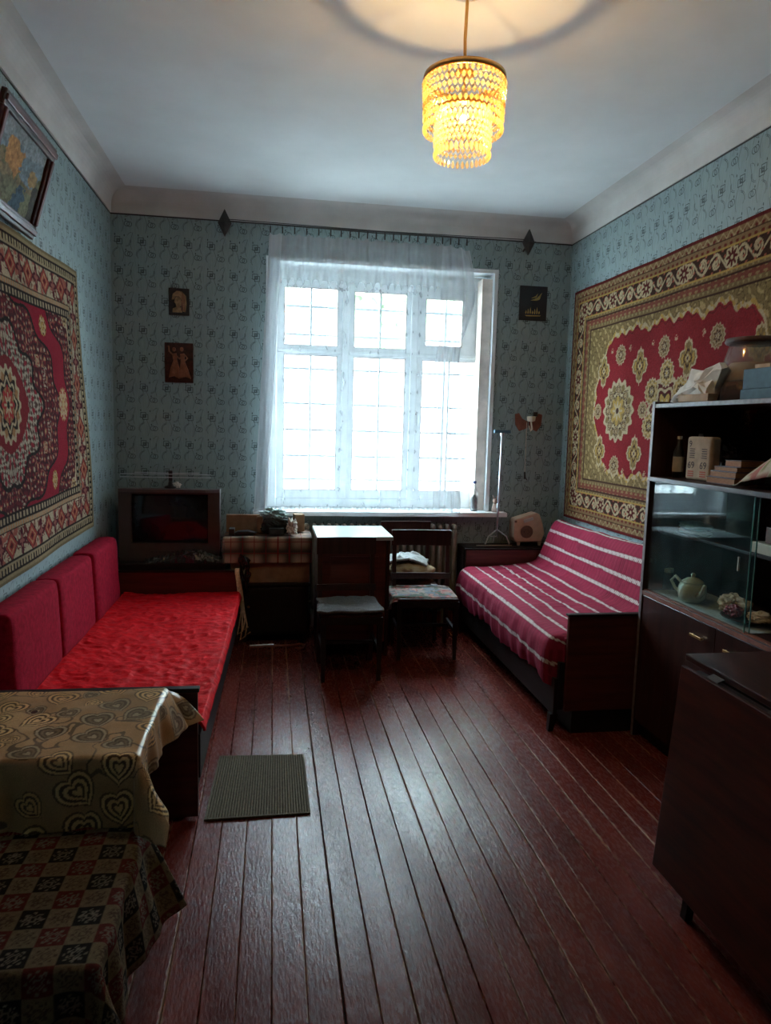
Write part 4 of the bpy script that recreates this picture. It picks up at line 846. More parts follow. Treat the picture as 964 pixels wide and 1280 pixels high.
# ------------------------------------------------------------------ cabinet table and chairs
tb = thing('cabinet_table', 'narrow dark cabinet table with pale glossy top below the window', 'table', (1.77, 5.12, 0))
tA, tB, tC, tD = at(397, 671, z=.862), at(490, 672, z=.862), at(478, 657, z=.862), at(397, 657, z=.862)
ya, yb = 4.85, 5.40; xa, xb = 1.50, 2.035
B(xa, xb, ya, yb, .835, .862).build('top', 'paletop', tb, bevel=.004); B(xa+.02, xa+.042, ya+.02, yb-.02, 0, .834).build('side_panel', 'wood', tb); B(xb-.042, xb-.02, ya+.02, yb-.02, 0, .834).build('side_panel', 'wood', tb)
B(xa+.043, xb-.043, ya+.03, ya+.05, .10, .834).build('front_panel', 'redwood', tb, bevel=.003); B(xa+.10, xb-.10, ya+.024, ya+.0295, .36, .72).build('panel_inset', 'redwood', tb, bevel=.002); B(xa+.043, xb-.043, yb-.05, yb-.03, .10, .834).build('back_panel', 'wood', tb); B(xa+.043, xb-.043, ya+.051, yb-.051, .10, .12).build('bottom_board', 'wood', tb)

def chair(label, cx_, yf, yb_, zt, w, sh, rz, wt=None, shift=0):
    """front legs at yf, back posts at yb_; local origin at the seat centre on the floor"""
    cyy = (yf+yb_)/2; dpt = (yb_-yf)/2
    t = thing('dining_chair', label, 'chair', (cx_, cyy, 0), rz, 'old dark dining chairs by the window'); wt = wt or w
    for sx in (-1, 1):
        MB().taper((sx*(w/2-.02), -dpt+.018, sh-.035), (sx*(w/2-.022), -dpt+.018, 0), .018, .012).build('leg', 'black', t, local=True)
        m = MB(); pts = [(sx*(wt/2-.02), dpt+.02, 0), (sx*(wt/2-.02), dpt-.015, sh-.05), (sx*(wt/2-.02)+shift, dpt+.035, zt-.01)]
        for p, q in ((pts[0], pts[1]), (pts[1], pts[2])): m.taper(p, q, .014, .015)
        m.build('back_post', 'wood', t, local=True)
        B(sx*(w/2-.02)-.009, sx*(w/2-.02)+.009, -dpt+.035, dpt-.035, .19, .215).build('stretcher', 'black', t, local=True)
    B(-w/2+.04, w/2-.04, -.010, .010, .192, .213).build('stretcher', 'black', t, local=True)
    B(-w/2, w/2, -dpt, dpt-.032, sh-.075, sh-.03).build('seat_frame', 'black', t, local=True, bevel=.004)
    B(-w/2+.006, w/2-.006, -dpt-.004, dpt-.036, sh-.029, sh-.006).build('seat', 'tablewood', t, local=True, bevel=.008)
    n = 10; P = []
    for i in range(n+1):
        a = -1+2*i/n; P.append((a*(wt/2+.002)+shift, dpt+.012+.014*(1-a*a)))
    for nm, z0_, z1_ in (('top_slat', zt-.115, zt), ('lower_slat', sh+.055, sh+.10)):
        k = (z1_-sh)/(zt-sh); m = MB()
        v_ = [(p[0]-shift*(1-k), p[1]+(k-1)*.04-.009*sgn, zz) for sgn in (1, -1) for zz in (z0_, z1_) for p in P]
        q = n+1; f_ = []
        for i in range(n): f_ += [(i, i+1, q+i+1, q+i), (2*q+i, 3*q+i, 3*q+i+1, 2*q+i+1), (i, 2*q+i, 2*q+i+1, i+1), (q+i, q+i+1, 3*q+i+1, 3*q+i)]
        f_ += [(0, q, 3*q, 2*q), (n, 2*q+n, 3*q+n, q+n)]
        m.add(v_, f_).build(nm, 'wood', t, local=True)
    return t
chair('dark dining chair with grey knitted pad in front of cabinet table', 1.70, 4.365, 4.775, .868, .40, .45, 0)
chair('dark dining chair with floral cloth on its seat beside the striped sofa', 2.285, 4.745, 5.13, .868, .44, .45, math.radians(-3))
chair('dark dining chair at the radiator loaded with folded bedding', 2.255, 5.20, 5.555, .875, .40, .45, 0)
nu, nv = 40, 40; u = np.linspace(-1, 1, nu)[:, None]+np.zeros((1, nv)); v = np.linspace(-1, 1, nv)[None, :]+np.zeros((nu, 1))
z = .468+.008*np.clip((1-u**6)*(1-v**6), 0, 1)+.004*fbm(u*4, v*4, 0, 2)-.03*np.clip(np.abs(u)-.93, 0, 1)
m = MB().grid(np.stack([1.695+u*.212*(1-.07*(v+1)/2)+.006*fbm(v*3, u, 0, 4), 4.545+v*.195+.012*fbm(u*3, v, 0, 8), z], -1))
tag(m.build('seat_pad', 'knit', smooth=True, fix=False, solid=.016), 'grey knitted seat pad on the front dining chair', 'seat pad')
def floralc(s, t):
    c = np.zeros(s.shape+(3,)); c[:] = (.30, .25, .22)
    n1 = fbm(s*18, t*18, 0, 31); n2 = fbm(s*24+9, t*24, 0, 37); n3 = fbm(s*20, t*20+7, 0, 44)
    paint(c, n1 > .22, (.34, .075, .07)); paint(c, n1 > .5, (.42, .24, .20)); paint(c, n2 > .32, (.10, .13, .10)); paint(c, n3 > .42, (.16, .19, .22)); return c
o = drape(-.22, .215, -.19, .165, .450, (.10, .015, .045, .0), .006, floralc, 'seat_cloth', 'cotton', 'floral cotton cloth draped over the chair seat beside the sofa', 'cloth', .004, 3)
o.rotation_euler = (0, 0, math.radians(-3)); o.location = (2.285-.04, 4.935, o.location.z)
P = MB().blob((2.265, 5.35, .53), (.175, .145, .075), 3, .12, 2, 40, 24, .452)
v = np.array(P.v); cfl = np.zeros((len(v), 3)); cfl[:] = (.44, .31, .16); nn = fbm(v[:, 0]*22, v[:, 1]*22, v[:, 2]*22, 12); cfl[nn > .35] = (.20, .12, .06); cfl[nn < -.5] = (.50, .40, .26)
tag(P.build('bed_cushion', 'cotton', smooth=True, col=cfl), 'yellow-brown patterned cushion on the chair at the radiator', 'cushion')
u = np.linspace(-1, 1, 40)[:, None]+np.zeros((1, 30)); v = np.linspace(-1, 1, 30)[None, :]+np.zeros((40, 1))
tag(MB().grid(np.stack([2.235+u*.165+.03*v, 5.36+v*.11, .648-.035*u*u-.02*v*v+.018*np.abs(fbm(u*3, v*3, 0, 8))-.03*(u > .2)*(u-.2)], -1)).build('folded_sheet', 'lace', smooth=True, fix=False, solid=.016), 'folded white sheet on top of the patterned cushion', 'sheet')

# ------------------------------------------------------------------ right sofa and its striped cover
so = thing('sofa', 'dark wooden sofa bed with end panels along the right wall', 'sofa', (3.15, 4.49, 0))
B(2.75, 3.575, 3.475, 3.50, .13, .652).build('end_panel', 'redwood', so, bevel=.003); B(2.742, 3.58, 3.468, 3.506, .652, .664).build('end_panel_cap', 'black', so, bevel=.003)
B(2.74, 3.50, 5.485, 5.51, .10, .655).build('end_panel', 'redwood', so, bevel=.003); B(2.732, 3.51, 5.478, 5.517, .655, .668).build('end_panel_cap', 'black', so, bevel=.003)
B(2.70, 2.722, 3.507, 5.477, .10, .30).build('front_rail', 'black', so, bevel=.003); B(2.723, 3.575, 3.507, 5.477, .13, .39).build('bedding_box', 'black', so); B(2.80, 3.575, 3.49, 5.47, .0, .125).build('plinth', 'black', so)
B(2.715, 3.30, 3.585, 5.46, .391, .505).build('seat_mattress', 'plush', so, bevel=.03); B(3.465, 3.562, 3.51, 5.475, .391, .84).build('back_cushion', 'plush', so, bevel=.03)
for y in (3.54, 5.42): MB().taper((2.712, y, .0995), (2.70, y, 0), .022, .014).build('leg', 'black', so)
prof = np.array([(2.672, .262), (2.660, .34), (2.662, .42), (2.672, .49), (2.70, .528), (2.75, .540), (2.85, .538), (3.0, .536), (3.12, .541), (3.24, .552), (3.32, .578), (3.355, .64), (3.385, .72), (3.415, .80), (3.445, .87), (3.475, .905), (3.52, .912), (3.562, .895), (3.575, .84)])
seg = np.r_[0, np.cumsum(np.hypot(*np.diff(prof, axis=0).T))]; LS = seg[-1]
ns, ny = 250, 360; s = np.linspace(0, LS, ns)
for _ in range(1): px_, pz_ = np.interp(s, seg, prof[:, 0]), np.interp(s, seg, prof[:, 1])
k = np.ones(9)/9; px_ = np.convolve(np.pad(px_, 4, 'edge'), k, 'valid'); pz_ = np.convolve(np.pad(pz_, 4, 'edge'), k, 'valid')
tx_, tz_ = np.gradient(px_), np.gradient(pz_); ln = np.hypot(tx_, tz_); nx_, nz_ = -tz_/ln, tx_/ln
Sg = s[:, None]+np.zeros((1, ny)); Yg = np.linspace(3.512, 5.47, ny)[None, :]+np.zeros((ns, 1))
wr = .006*fbm(Sg*6, Yg*4, 0, 3, 3)+.004*fbm(Sg*2, Yg*22, 0, 9, 3)*np.clip(1-np.abs(Sg-.62)/.3, .35, 1)+.008*np.sin(Yg*2*PI/.17+2*fbm(Sg*2, Yg*2, 0, 1))*np.clip(.26-Sg, 0, .26)/.26
hem = .02*np.sin(Yg*7)+.012*fbm(Yg*9, Yg*0, 0, 3)
Xg = px_[:, None]+nx_[:, None]*wr; Zg = pz_[:, None]+nz_[:, None]*wr; Zg = Zg+np.clip(.12-Sg, 0, .12)/.12*hem
Zg = Zg+.05*np.clip((4.6-Yg)/1.0, 0, 1)*np.clip((Sg-1.05)/.2, 0, 1)
Zg -= .06*np.clip((Yg-5.40)/.07, 0, 1)**2*np.clip(1-np.abs(Sg-.3)/.25, 0, 1)
kn = np.clip((3.585-Yg)/.06, 0, 1)**2; Xg = np.where(Xg < 2.75, Xg+kn*(2.75-Xg), Xg); Zg -= kn*.02*(Sg < .35)
c = np.zeros(Sg.shape+(3,)); c[:] = (.33, .022, .060)
wv = np.sin(Yg*2*PI/.045)*.5+.5; c *= (.82+.18*wv)[..., None]; paint(c, (np.abs((Yg % .022)-.011) < .003) & (fbm(Sg*14, Yg*5, 0, 6) > .12), (.15, .010, .028), .7)
for s0 in (.125, .262, .375, .488, .60, .713, .826, .95, 1.06, 1.175, 1.285, 1.40):
    w_ = .0105; d = np.abs(Sg-s0-.004*fbm(Yg*3, s0*9, 0, 3)); paint(c, d < w_+.006, (.22, .014, .04)); paint(c, (d < w_) & (np.sin(Yg*2*PI/.020+np.sign(Sg-s0)*.6) > -.5), (.68, .60, .56)); paint(c, d < .003, (.58, .50, .46))
tag(MB().grid(np.stack([Xg, Yg, Zg], -1)).build('striped_cover', 'cover', smooth=True, fix=False, col=c.reshape(-1, 3), solid=.004), 'crimson cotton cover with white stripes spread over the right sofa', 'sofa cover')
# chest behind the far end panel and what stands on it
tag(B(2.73, 3.57, 5.53, 5.73, 0, .672).build('low_chest', 'black', bevel=.004), 'dark low chest between the sofa end and the far wall', 'chest')
sd = thing('tripod_stand', 'chrome tripod stand with a T-shaped head by the window', 'stand', (3.02, 5.63, .673)); zc0 = .673
tp, bp = at(628, 541, y=5.63), at(621, 668, y=5.63)
MB().tube([(bp[0], 5.63, zc0+.06), ((tp[0]+bp[0])/2, 5.632, 1.15), (tp[0], 5.63, tp[2])], .0085, 8).build('pole', 'steel', sd, smooth=True)
MB().tube([((tp[0]+bp[0])/2-.003, 5.632, .98), ((tp[0]+bp[0])/2-.002, 5.632, 1.02)], .014, 8).build('collar', 'steel', sd)
B(tp[0]-.068, tp[0]+.068, 5.615, 5.645, tp[2]-.004, tp[2]+.022).build('head_bar', 'blue', sd, bevel=.004); MB().tube([(tp[0], 5.63, tp[2]-.03), (tp[0], 5.63, tp[2]-.002)], [.010, .02], 8).build('head_neck', 'steel', sd)
for dx_, dy_ in ((-.105, -.03), (.10, -.035), (-.012, .055)):
    MB().tube([(bp[0], 5.63, zc0+.13), (bp[0]+dx_*.75, 5.63+dy_*.75, zc0+.075), (bp[0]+dx_, 5.63+dy_, zc0+.012)], .006, 7).build('leg', 'steel', sd)
MB().tube([(bp[0]-.06, 5.608, zc0+.075), (bp[0], 5.625, zc0+.075)], .004, 6).build('brace', 'steel', sd)
cbl = [at(px, py, y=5.56) for px, py in ((596, 680), (604, 672), (612, 668), (622, 676), (634, 677), (641, 674), (634, 671), (626, 673))]
tag(MB().tube([(q[0], 5.57, .680+.0*i) for i, q in enumerate(cbl)], .004, 6).build('white_cable', 'cream', smooth=True), 'short pale cable lying at the tripod stand foot', 'cable')
fh = thing('fan_heater', 'beige slanted fan heater with round brown grille on the chest', 'heater', (3.30, 5.64, .673))
pts = [(643, 653), (645, 649), (671, 641), (675, 643), (679, 655), (681, 667), (677, 677), (645, 678), (642, 672)]
Pp = [(at(px, py, y=5.59)[0], at(px, py, y=5.59)[2]) for px, py in pts]
body = MB().prism(Pp, 5.59, 5.715).build('body', 'beige', fh, bevel=.008)
B_ = at(659, 665, y=5.58)
for r in (.050, .040, .030): MB().tube([(B_[0]+r*math.cos(a), 5.586, B_[2]+r*math.sin(a)) for a in np.linspace(0, 2*PI, 28, endpoint=False)], .0032, 6, True).build('grille_ring', 'beiged', fh)
MB().lathe([(.052, .0), (.052, .003), (.0, .003)], (B_[0], 5.586, B_[2]), 24, 'y').build('grille_plate', 'beiged', fh)
for a in range(0, 360, 60): MB().lathe([(.004, .0), (.0, -.004)], (B_[0]+.02*math.cos(math.radians(a)), 5.585, B_[2]+.02*math.sin(math.radians(a))), 8, 'y').build('grille_dot', 'plastic', fh)
h_ = at(661, 650, y=5.585); MB().obox((h_[0], 5.587, h_[2]), (.085, .008, .026), 0, 0, -.33).build('handle_slot', 'lace', fh, bevel=.003)
h2 = at(645, 652, y=5.585); MB().obox((h2[0], 5.587, h2[2]), (.018, .008, .018), 0).build('switch', 'beiged', fh)
for px in (648, 674):
    q = at(px, 679, y=5.61); MB().taper((q[0], 5.61, .715), (q[0], 5.61, .6735), .014, .009).build('foot', 'cream', fh)
# sconce
q = at(660, 528, y=D); sn = thing('wall_sconce', 'bulbless wall sconce on brown butterfly-shaped wood with pull cord', 'sconce', (q[0], D-.002, q[2]-.09))
for sx, r in ((-1, .062), (1, .050)):
    m = MB().prism([(q[0]+sx*.005, q[2]-.045), (q[0]+sx*.075, q[2]-.075), (q[0]+sx*.112, q[2]-.02), (q[0]+sx*.118, q[2]+.065), (q[0]+sx*.085, q[2]+.075), (q[0]+sx*.055, q[2]+.03), (q[0]+sx*.005, q[2]+.005)], D-.016, D-.002); m.build('wing', 'terracotta', sn, bevel=.003)
MB().lathe([(.012, -.02), (.032, -.012), (.036, .02), (.030, .024), (.0, .024)], (q[0]+.002, D-.07, q[2]+.025), 18).build('socket_cup', 'cream', sn, smooth=True)
MB().tube([(q[0]+.005, D-.017, q[2]-.03), (q[0]+.01, D-.05, q[2]-.07), (q[0]+.012, D-.075, q[2]-.055), (q[0]+.002, D-.07, q[2]+.005)], .007, 8).build('arm', 'cream', sn, smooth=True)
B(q[0]+.018, q[0]+.052, D-.085, D-.055, q[2]+.05, q[2]+.085).build('lamp_holder', 'plastic', sn, bevel=.003)
e = at(656, 592, y=D-.03); MB().tube([(q[0]-.02, D-.03, q[2]), (q[0]-.018, D-.03, (q[2]+e[2])/2), (e[0], D-.03, e[2])], .0022, 6).build('pull_cord', 'cream', sn)
MB().tube([(e[0], D-.03, e[2]+.015), (e[0]+.004, D-.03, e[2]-.045)], [.006, .010], 6).tube([(e[0]+.002, D-.03, e[2]-.02), (e[0]+.022, D-.03, e[2]-.055)], .004, 6).build('tassel', 'plastic', sn)
# sill things
bt = thing('plastic_bottle', 'clear plastic bottle with dark contents and blue cap on the sill', 'bottle', (2.873, 5.73, WZ0+.036)); zb = WZ0+.0365; c0 = (2.862, 5.745, zb)
MB().lathe([(.0, .0), (.030, .001), (.032, .03), (.029, .05), (.032, .07), (.032, .14), (.026, .175), (.012, .215), (.012, .232), (.0, .232)], c0, 18).build('bottle_body', 'clear', bt, smooth=True)
MB().lathe([(.0, .003), (.028, .004), (.029, .03), (.026, .05), (.029, .07), (.029, .10), (.012, .135), (.0, .138)], c0, 16).build('contents', 'plastic', bt, smooth=True); MB().lathe([(.015, .2325), (.015, .252), (.0, .253)], c0, 14).build('cap', 'bluecap', bt)
fg = thing('clay_figurine', 'small pinkish clay figurine at the right end of the sill', 'figurine', (3.035, 5.69, zb)); c0 = (3.03, 5.70, zb)
MB().lathe([(.0, 0), (.024, .001), (.026, .02), (.020, .05), (.013, .075), (.0, .08)], c0, 14).build('body', 'skinclay', fg, smooth=True); MB().blob((3.03, 5.70, zb+.092), (.019, .017, .02), 2, .1, 2, 14, 10).build('head', 'skinclay', fg, smooth=True)
for sx in (-1, 1): MB().tube([(3.03+sx*.008, 5.70, zb+.108), (3.03+sx*.018, 5.70, zb+.140)], [.006, .003], 6).build('ear', 'skinclay', fg, smooth=True)

# ------------------------------------------------------------------ display cabinet on the right
CX, CY1, CY0 = 3.13, 3.455, 2.18; CB = W-.02
cb = thing('display_cabinet', 'tall dark display cabinet with glass front at the right wall', 'cabinet', (3.36, 2.82, 0))
B(CX-.002, CB, CY1-.022, CY1, 0, 1.785).build('side_panel', 'wood', cb, bevel=.002); B(CX-.002, CB, CY0, CY0+.022, 0, 1.785).build('side_panel', 'wood', cb, bevel=.002)
B(CX-.0035, CX-.002, CY1-.022, CY1, .0, 1.785).build('edge_strip', 'edge', cb)
yi0, yi1 = CY0+.0225, CY1-.0225
for nm, z0, z1, xo in (('top_board', 1.752, 1.774, 0), ('upper_shelf', 1.380, 1.402, -.012), ('middle_shelf', 1.098, 1.114, .15), ('deck', .778, .802, 0), ('bottom_board', .07, .09, .02)):
    B(CX+xo, CB-.012, yi0, yi1, z0, z1).build(nm, 'woody', cb, bevel=.002)
    if nm in ('top_board', 'upper_shelf', 'deck'): B(CX+xo-.0015, CX+xo, yi0, yi1, z0+.002, z1-.002).build('front_edge', {'top_board': 'edge', 'deck': 'terracotta'}.get(nm, 'tablewood'), cb)
B(CB-.011, CB-.004, yi0, yi1, .091, 1.751).build('back_panel', 'black', cb); B(CX+.05, CX+.065, yi0, yi1, 0, .069).build('plinth', 'black', cb)
ym = 2.80
for y0_, y1_, hy in ((ym+.0015, yi1, ym+.125), (yi0, ym-.0015, ym-.125)):
    d = B(CX+.003, CX+.020, y0_, y1_, .092, .776).build('door', 'wood', cb, bevel=.002)
    B(CX-.014, CX-.008, hy-.045, hy+.045, .695, .707).box(CX-.008, CX+.0025, hy-.042, hy-.034, .697, .705).box(CX-.008, CX+.0025, hy+.034, hy+.042, .697, .705).build('handle', 'brass', d, bevel=.001)
for xg, y0_, y1_ in ((CX+.012, 2.632, 3.425), (CX+.026, 2.618, 3.415)):
    g = B(xg, xg+.004, y0_, y1_, .8075, 1.376).build('glass_pane', 'cabglass', cb); B(xg-.0005, xg+.0045, y0_-.003, y0_-.0002, .8075, 1.376).build('pane_edge', 'glassedge', g)
B(CX+.006, CX+.034, yi0, yi1, .8025, .8070).build('glass_track', 'terracotta', cb); B(CX+.006, CX+.034, yi0, yi1, 1.3765, 1.3795).build('glass_track', 'black', cb)
gy = at(923, 705, x=CX+.008); B(CX+.006, CX+.0115, gy[1]-.004, gy[1]+.004, gy[2]-.03, gy[2]+.03).build('glass_grip', 'lace', cb)

def put(px, py, x): return at(px, py, x=x)
# on top of the cabinet
ZTOP = 1.7745; q = put(872, 500, 3.24)
ol = [(840, 503), (852, 487), (864, 472), (871, 463), (884, 463), (896, 456), (905, 453), (908, 459), (902, 472), (896, 486), (893, 498), (880, 499), (868, 495), (858, 502)]
Q = [put(px, py, 3.24) for px, py in ol]; cyq, czq = np.mean([q[1] for q in Q]), np.mean([q[2] for q in Q])
rings = [(3.205, .25), (3.212, .72), (3.227, .97), (3.245, 1.0), (3.265, .9), (3.285, .5)]; m = MB(); vq = []
for i_, (x_, k_) in enumerate(rings):
    for j_, q in enumerate(Q):
        w_ = .012*vnoise(i_*1.7, j_*1.3, 0, 9); vq.append((x_+.012*vnoise(j_*2.1, i_*.9, 0, 4), cyq+(q[1]-cyq)*k_+w_, max(ZTOP+.0015, czq+(q[2]-czq)*k_+w_)))
n_ = len(Q); m.add(vq, [(a_*n_+b_, a_*n_+(b_+1) % n_, (a_+1)*n_+(b_+1) % n_, (a_+1)*n_+b_) for a_ in range(5) for b_ in range(n_)]+[tuple(range(n_))[::-1], tuple(5*n_+b_ for b_ in range(n_))])
tag(m.build('paper_bag', 'paper'), 'crumpled white paper bag lying on top of the cabinet', 'bag')
a, b = put(861, 503, 3.19), put(896, 503, 3.19); tag(MB().obox((3.163, (a[1]+b[1])/2, ZTOP+.018), (.05, abs(a[1]-b[1]), .035), .05).build('flat_carton', 'kraft', bevel=.002), 'small flat kraft carton in front of the paper bag', 'carton')
a = put(861, 500, 3.18); tag(MB().blob((3.163, a[1]+.035, ZTOP+.02), (.02, .035, .022), 6, .35, 3, 20, 14, ZTOP+.001).build('foil_wrap', 'lace'), 'bit of white foil beside the flat carton', 'foil')
jx = 3.40; j0, j1, jt = put(913, 500, jx), put(964, 500, jx), put(935, 430, jx); jy = (put(918, 470, jx)[1]+put(968, 470, jx)[1])/2; jr = abs(put(918, 470, jx)[1]-put(968, 470, jx)[1])/2
jg = thing('plastic_jar', 'large clear jar with brown contents and dark lid on the cabinet', 'jar', (jx, jy, ZTOP)); jh = jt[2]-ZTOP
MB().lathe([(.0, .001), (jr*1.0, .002), (jr, jh*.55), (jr*.82, jh*.9), (jr*.78, jh*.97), (.0, jh*.97)], (jx, jy, ZTOP), 26).build('jar_body', 'clear', jg, smooth=True); MB().lathe([(.0, .004), (jr*.95, .005), (jr*.95, jh*.34), (.0, jh*.36)], (jx, jy, ZTOP), 22).build('contents', 'redwood', jg, smooth=True)
MB().lathe([(jr*.90, .0), (jr*.92, .004), (jr*.86, jh*.22), (jr*.70, jh*.30), (.0, jh*.31)], (jx, jy, ZTOP+jh*.36), 22).build('paper_roll', 'kraft', jg, smooth=True)
MB().lathe([(jr*.9, jh*.975), (jr*.94, jh*1.0), (jr*.9, jh*1.06), (.0, jh*1.07)], (jx, jy, ZTOP), 24).build('lid', 'bookd', jg, smooth=True)
a, b = put(925, 500, 3.20), put(931, 462, 3.20); bx = tag(B(3.19, 3.30, a[1]-.26, a[1]-.012, ZTOP+.001, ZTOP+.045).box(3.195, 3.295, a[1]-.255, a[1]-.017, ZTOP+.045, b[2]).build('blue_box', 'blue', bevel=.003), 'blue-grey cardboard box on the cabinet top at the frame edge', 'box')
c_ = put(955, 459, 3.22); tag(MB().obox((3.24, c_[1]+.005, b[2]+.010), (.05, .085, .017), .1).build('small_carton', 'kraft', bevel=.002), 'tiny pale carton lying on the blue box', 'carton')
a, b = put(888, 483, 3.38), put(918, 455, 3.38); tag(MB().tube([(3.40, a[1]+.03, ZTOP+.006), (3.40, (a[1]+b[1])/2, (ZTOP+b[2])/2), (3.40, b[1], b[2])], .007, 6).build('dark_rod', 'bookd'), 'thin dark stick leaning between paper bag and jar', 'stick')
tag(MB().blob((3.42, put(905, 490, 3.42)[1], ZTOP+.045), (.07, .09, .05), 8, .2, 2, 24, 16, ZTOP+.001).build('dark_bundle', 'bookd', smooth=True), 'dark brown bundle behind the flat carton on the cabinet', 'bundle')

# upper shelf
ZS = 1.4025
def bottle(name, label, px, x, r, h, mt, capm, lab=None):
    y_ = put(px, 590, x)[1]; t = thing(name, label, 'bottle', (x, y_, ZS), group='bottles in the cabinet')
    MB().lathe([(.0, .001), (r, .002), (r, h*.62), (r*.45, h*.78), (r*.4, h*.92), (.0, h*.92)], (x, y_, ZS), 16).build('bottle_body', mt, t, smooth=True); MB().lathe([(r*.48, h*.925), (r*.48, h), (.0, h)], (x, y_, ZS), 12).build('cap', capm, t)
    if lab:
        MB().lathe([(r*1.02, h*.15), (r*1.03, h*.16), (r*1.03, h*.5), (r*1.02, h*.51), (r*1.02, h*.15)], (x, y_, ZS), 16).build('paper_label', lab, t)
bottle('glass_bottle', 'dark glass bottle with pale paper label left of the printed bag', 847, 3.23, .026, .21, 'plastic', 'lace', 'kraft')
bottle('glass_bottle', 'dark bottle with white cap behind the printed bag', 862, 3.36, .024, .235, 'plastic', 'lace')
bottle('glass_bottle', 'dark bottle with white cap right behind the printed bag', 873, 3.37, .024, .225, 'plastic', 'lace')
pa, pb, pt_ = put(857, 597, 3.22), put(886, 597, 3.22), put(872, 546, 3.22)
pk = thing('printed_paper_bag', 'upright kraft paper bag printed 69 on the upper cabinet shelf', 'bag', (3.25, (pa[1]+pb[1])/2, ZS)); pyc = (pa[1]+pb[1])/2; pw = abs(pa[1]-pb[1]); ph_ = pt_[2]-ZS
ang = .12
m = MB().obox((3.245, pyc, ZS+ph_/2+.001), (.056, pw*.92, ph_), ang).build('bag_body', 'kraft', pk, bevel=.014, seg=3)
def text(body, size, c, ny, rz, mat, parent, name='print'):
    cu = bpy.data.curves.new('t', 'FONT'); cu.body = body; cu.size = size; cu.align_x = 'CENTER'; cu.align_y = 'CENTER'; cu.extrude = .0004; cu.resolution_u = 3
    o = bpy.data.objects.new('t', cu); COL.objects.link(o); bpy.context.view_layer.update()
    me = bpy.data.meshes.new_from_object(o.evaluated_get(bpy.context.evaluated_depsgraph_get())); bpy.data.objects.remove(o); bpy.data.curves.remove(cu)
    me.materials.clear(); me.materials.append(M[mat]); q = bpy.data.objects.new(name, me); COL.objects.link(q); q.parent = parent
    q.matrix_local = Matrix.Translation(Vector(c)-Vector(ORG[parent.name])) @ Matrix.Rotation(rz, 4, 'Z') @ Matrix.Rotation(-PI/2, 4, 'Z') @ Matrix.Rotation(PI/2, 4, 'X'); return q
def onbag(w, h):
    R_ = Matrix.Rotation(ang, 3, 'Z'); return Vector((3.245, pyc, ZS+ph_/2))+R_ @ Vector((-.0291, -w*pw, h*ph_))
text('69', .048, onbag(-.24, -.16), 0, ang, 'ink', pk); text('69', .048, onbag(.20, -.16), 0, ang, 'ink', pk); text('9', .042, onbag(-.30, .33), 0, ang, 'ink', pk)
for w_ in (-.24, .20):
    for k in range(3): MB().obox(onbag(w_, -.30-.05*k), (.0012, .040, .006), ang).build('print_line', 'redink', pk)
    for k in range(5): MB().obox(onbag(w_+.02, .22-.05*k), (.0012, .036-.004*(k % 2), .004), ang).build('print_line', 'ink', pk)
ba, bb = put(885, 600, 3.21), put(920, 600, 3.21); yc_ = (ba[1]+bb[1])/2; wb_ = abs(ba[1]-bb[1]); z_ = ZS
for k, (sc_, th_, dx_) in enumerate(((1.0, .030, 0), (.92, .028, .004), (.80, .022, .01), (.55, .03, .03))):
    b_ = thing('book', ('bottom book of the orange-edged stack on the cabinet shelf', 'second book from below in the orange-edged stack', 'third book from below in the orange-edged stack', 'small topmost book of the orange-edged stack')[k], 'book', (3.26, yc_, z_), group='books stacked in the cabinet')
    yy = yc_-wb_*(1-sc_)*.45; x0_ = 3.20+dx_; th2 = th_
    B(x0_+.003, x0_+.115, yy-wb_*sc_/2, yy+wb_*sc_/2-.003, z_+.003, z_+th2-.003).build('page_block', 'book', b_)
    B(x0_, x0_+.118, yy-wb_*sc_/2-.003, yy+wb_*sc_/2, z_+.0004, z_+.003).build('cover_board', 'bookd', b_); B(x0_, x0_+.118, yy-wb_*sc_/2-.003, yy+wb_*sc_/2, z_+th2-.003, z_+th2-.0004).build('cover_board', 'bookd', b_)
    z_ += th2
a, b = put(922, 604, 3.19), put(964, 560, 3.19); m = MB(); u = np.linspace(0, 1, 36)[:, None]+np.zeros((1, 24)); v = np.linspace(0, 1, 24)[None, :]+np.zeros((36, 1)); n1 = fbm(u*3, v*3, 0, 13)
ZZ = ZS+.004+(.05+.19*u)*np.sin(PI*np.clip(v*.92+.04, 0, 1))**.6*np.clip(u*6, .15, 1)+.006*n1; ZZ = np.maximum(ZZ, ZS+.0045)
cfl = np.zeros(u.shape+(3,)); cfl[:] = (.52, .44, .34); k1 = fbm(u*9, v*9, 0, 5); paint(cfl, k1 > .55, (.42, .14, .12)); paint(cfl, k1 < -.62, (.26, .25, .12))
tag(MB().grid(np.stack([3.16+v*.22, a[1]-.01-u*.30, ZZ], -1)).build('floral_bundle', 'cotton', smooth=True, fix=False, col=cfl.reshape(-1, 3), solid=.004), 'cream floral cloth bundle on the upper shelf at the frame edge', 'cloth')
tag(MB().blob((3.42, put(905, 560, 3.42)[1], ZS+.09), (.06, .11, .09), 17, .4, 3, 30, 20, ZS+.001).build('film_bundle', 'bagplastic'), 'dark glossy film bundle behind the book stack', 'bundle')
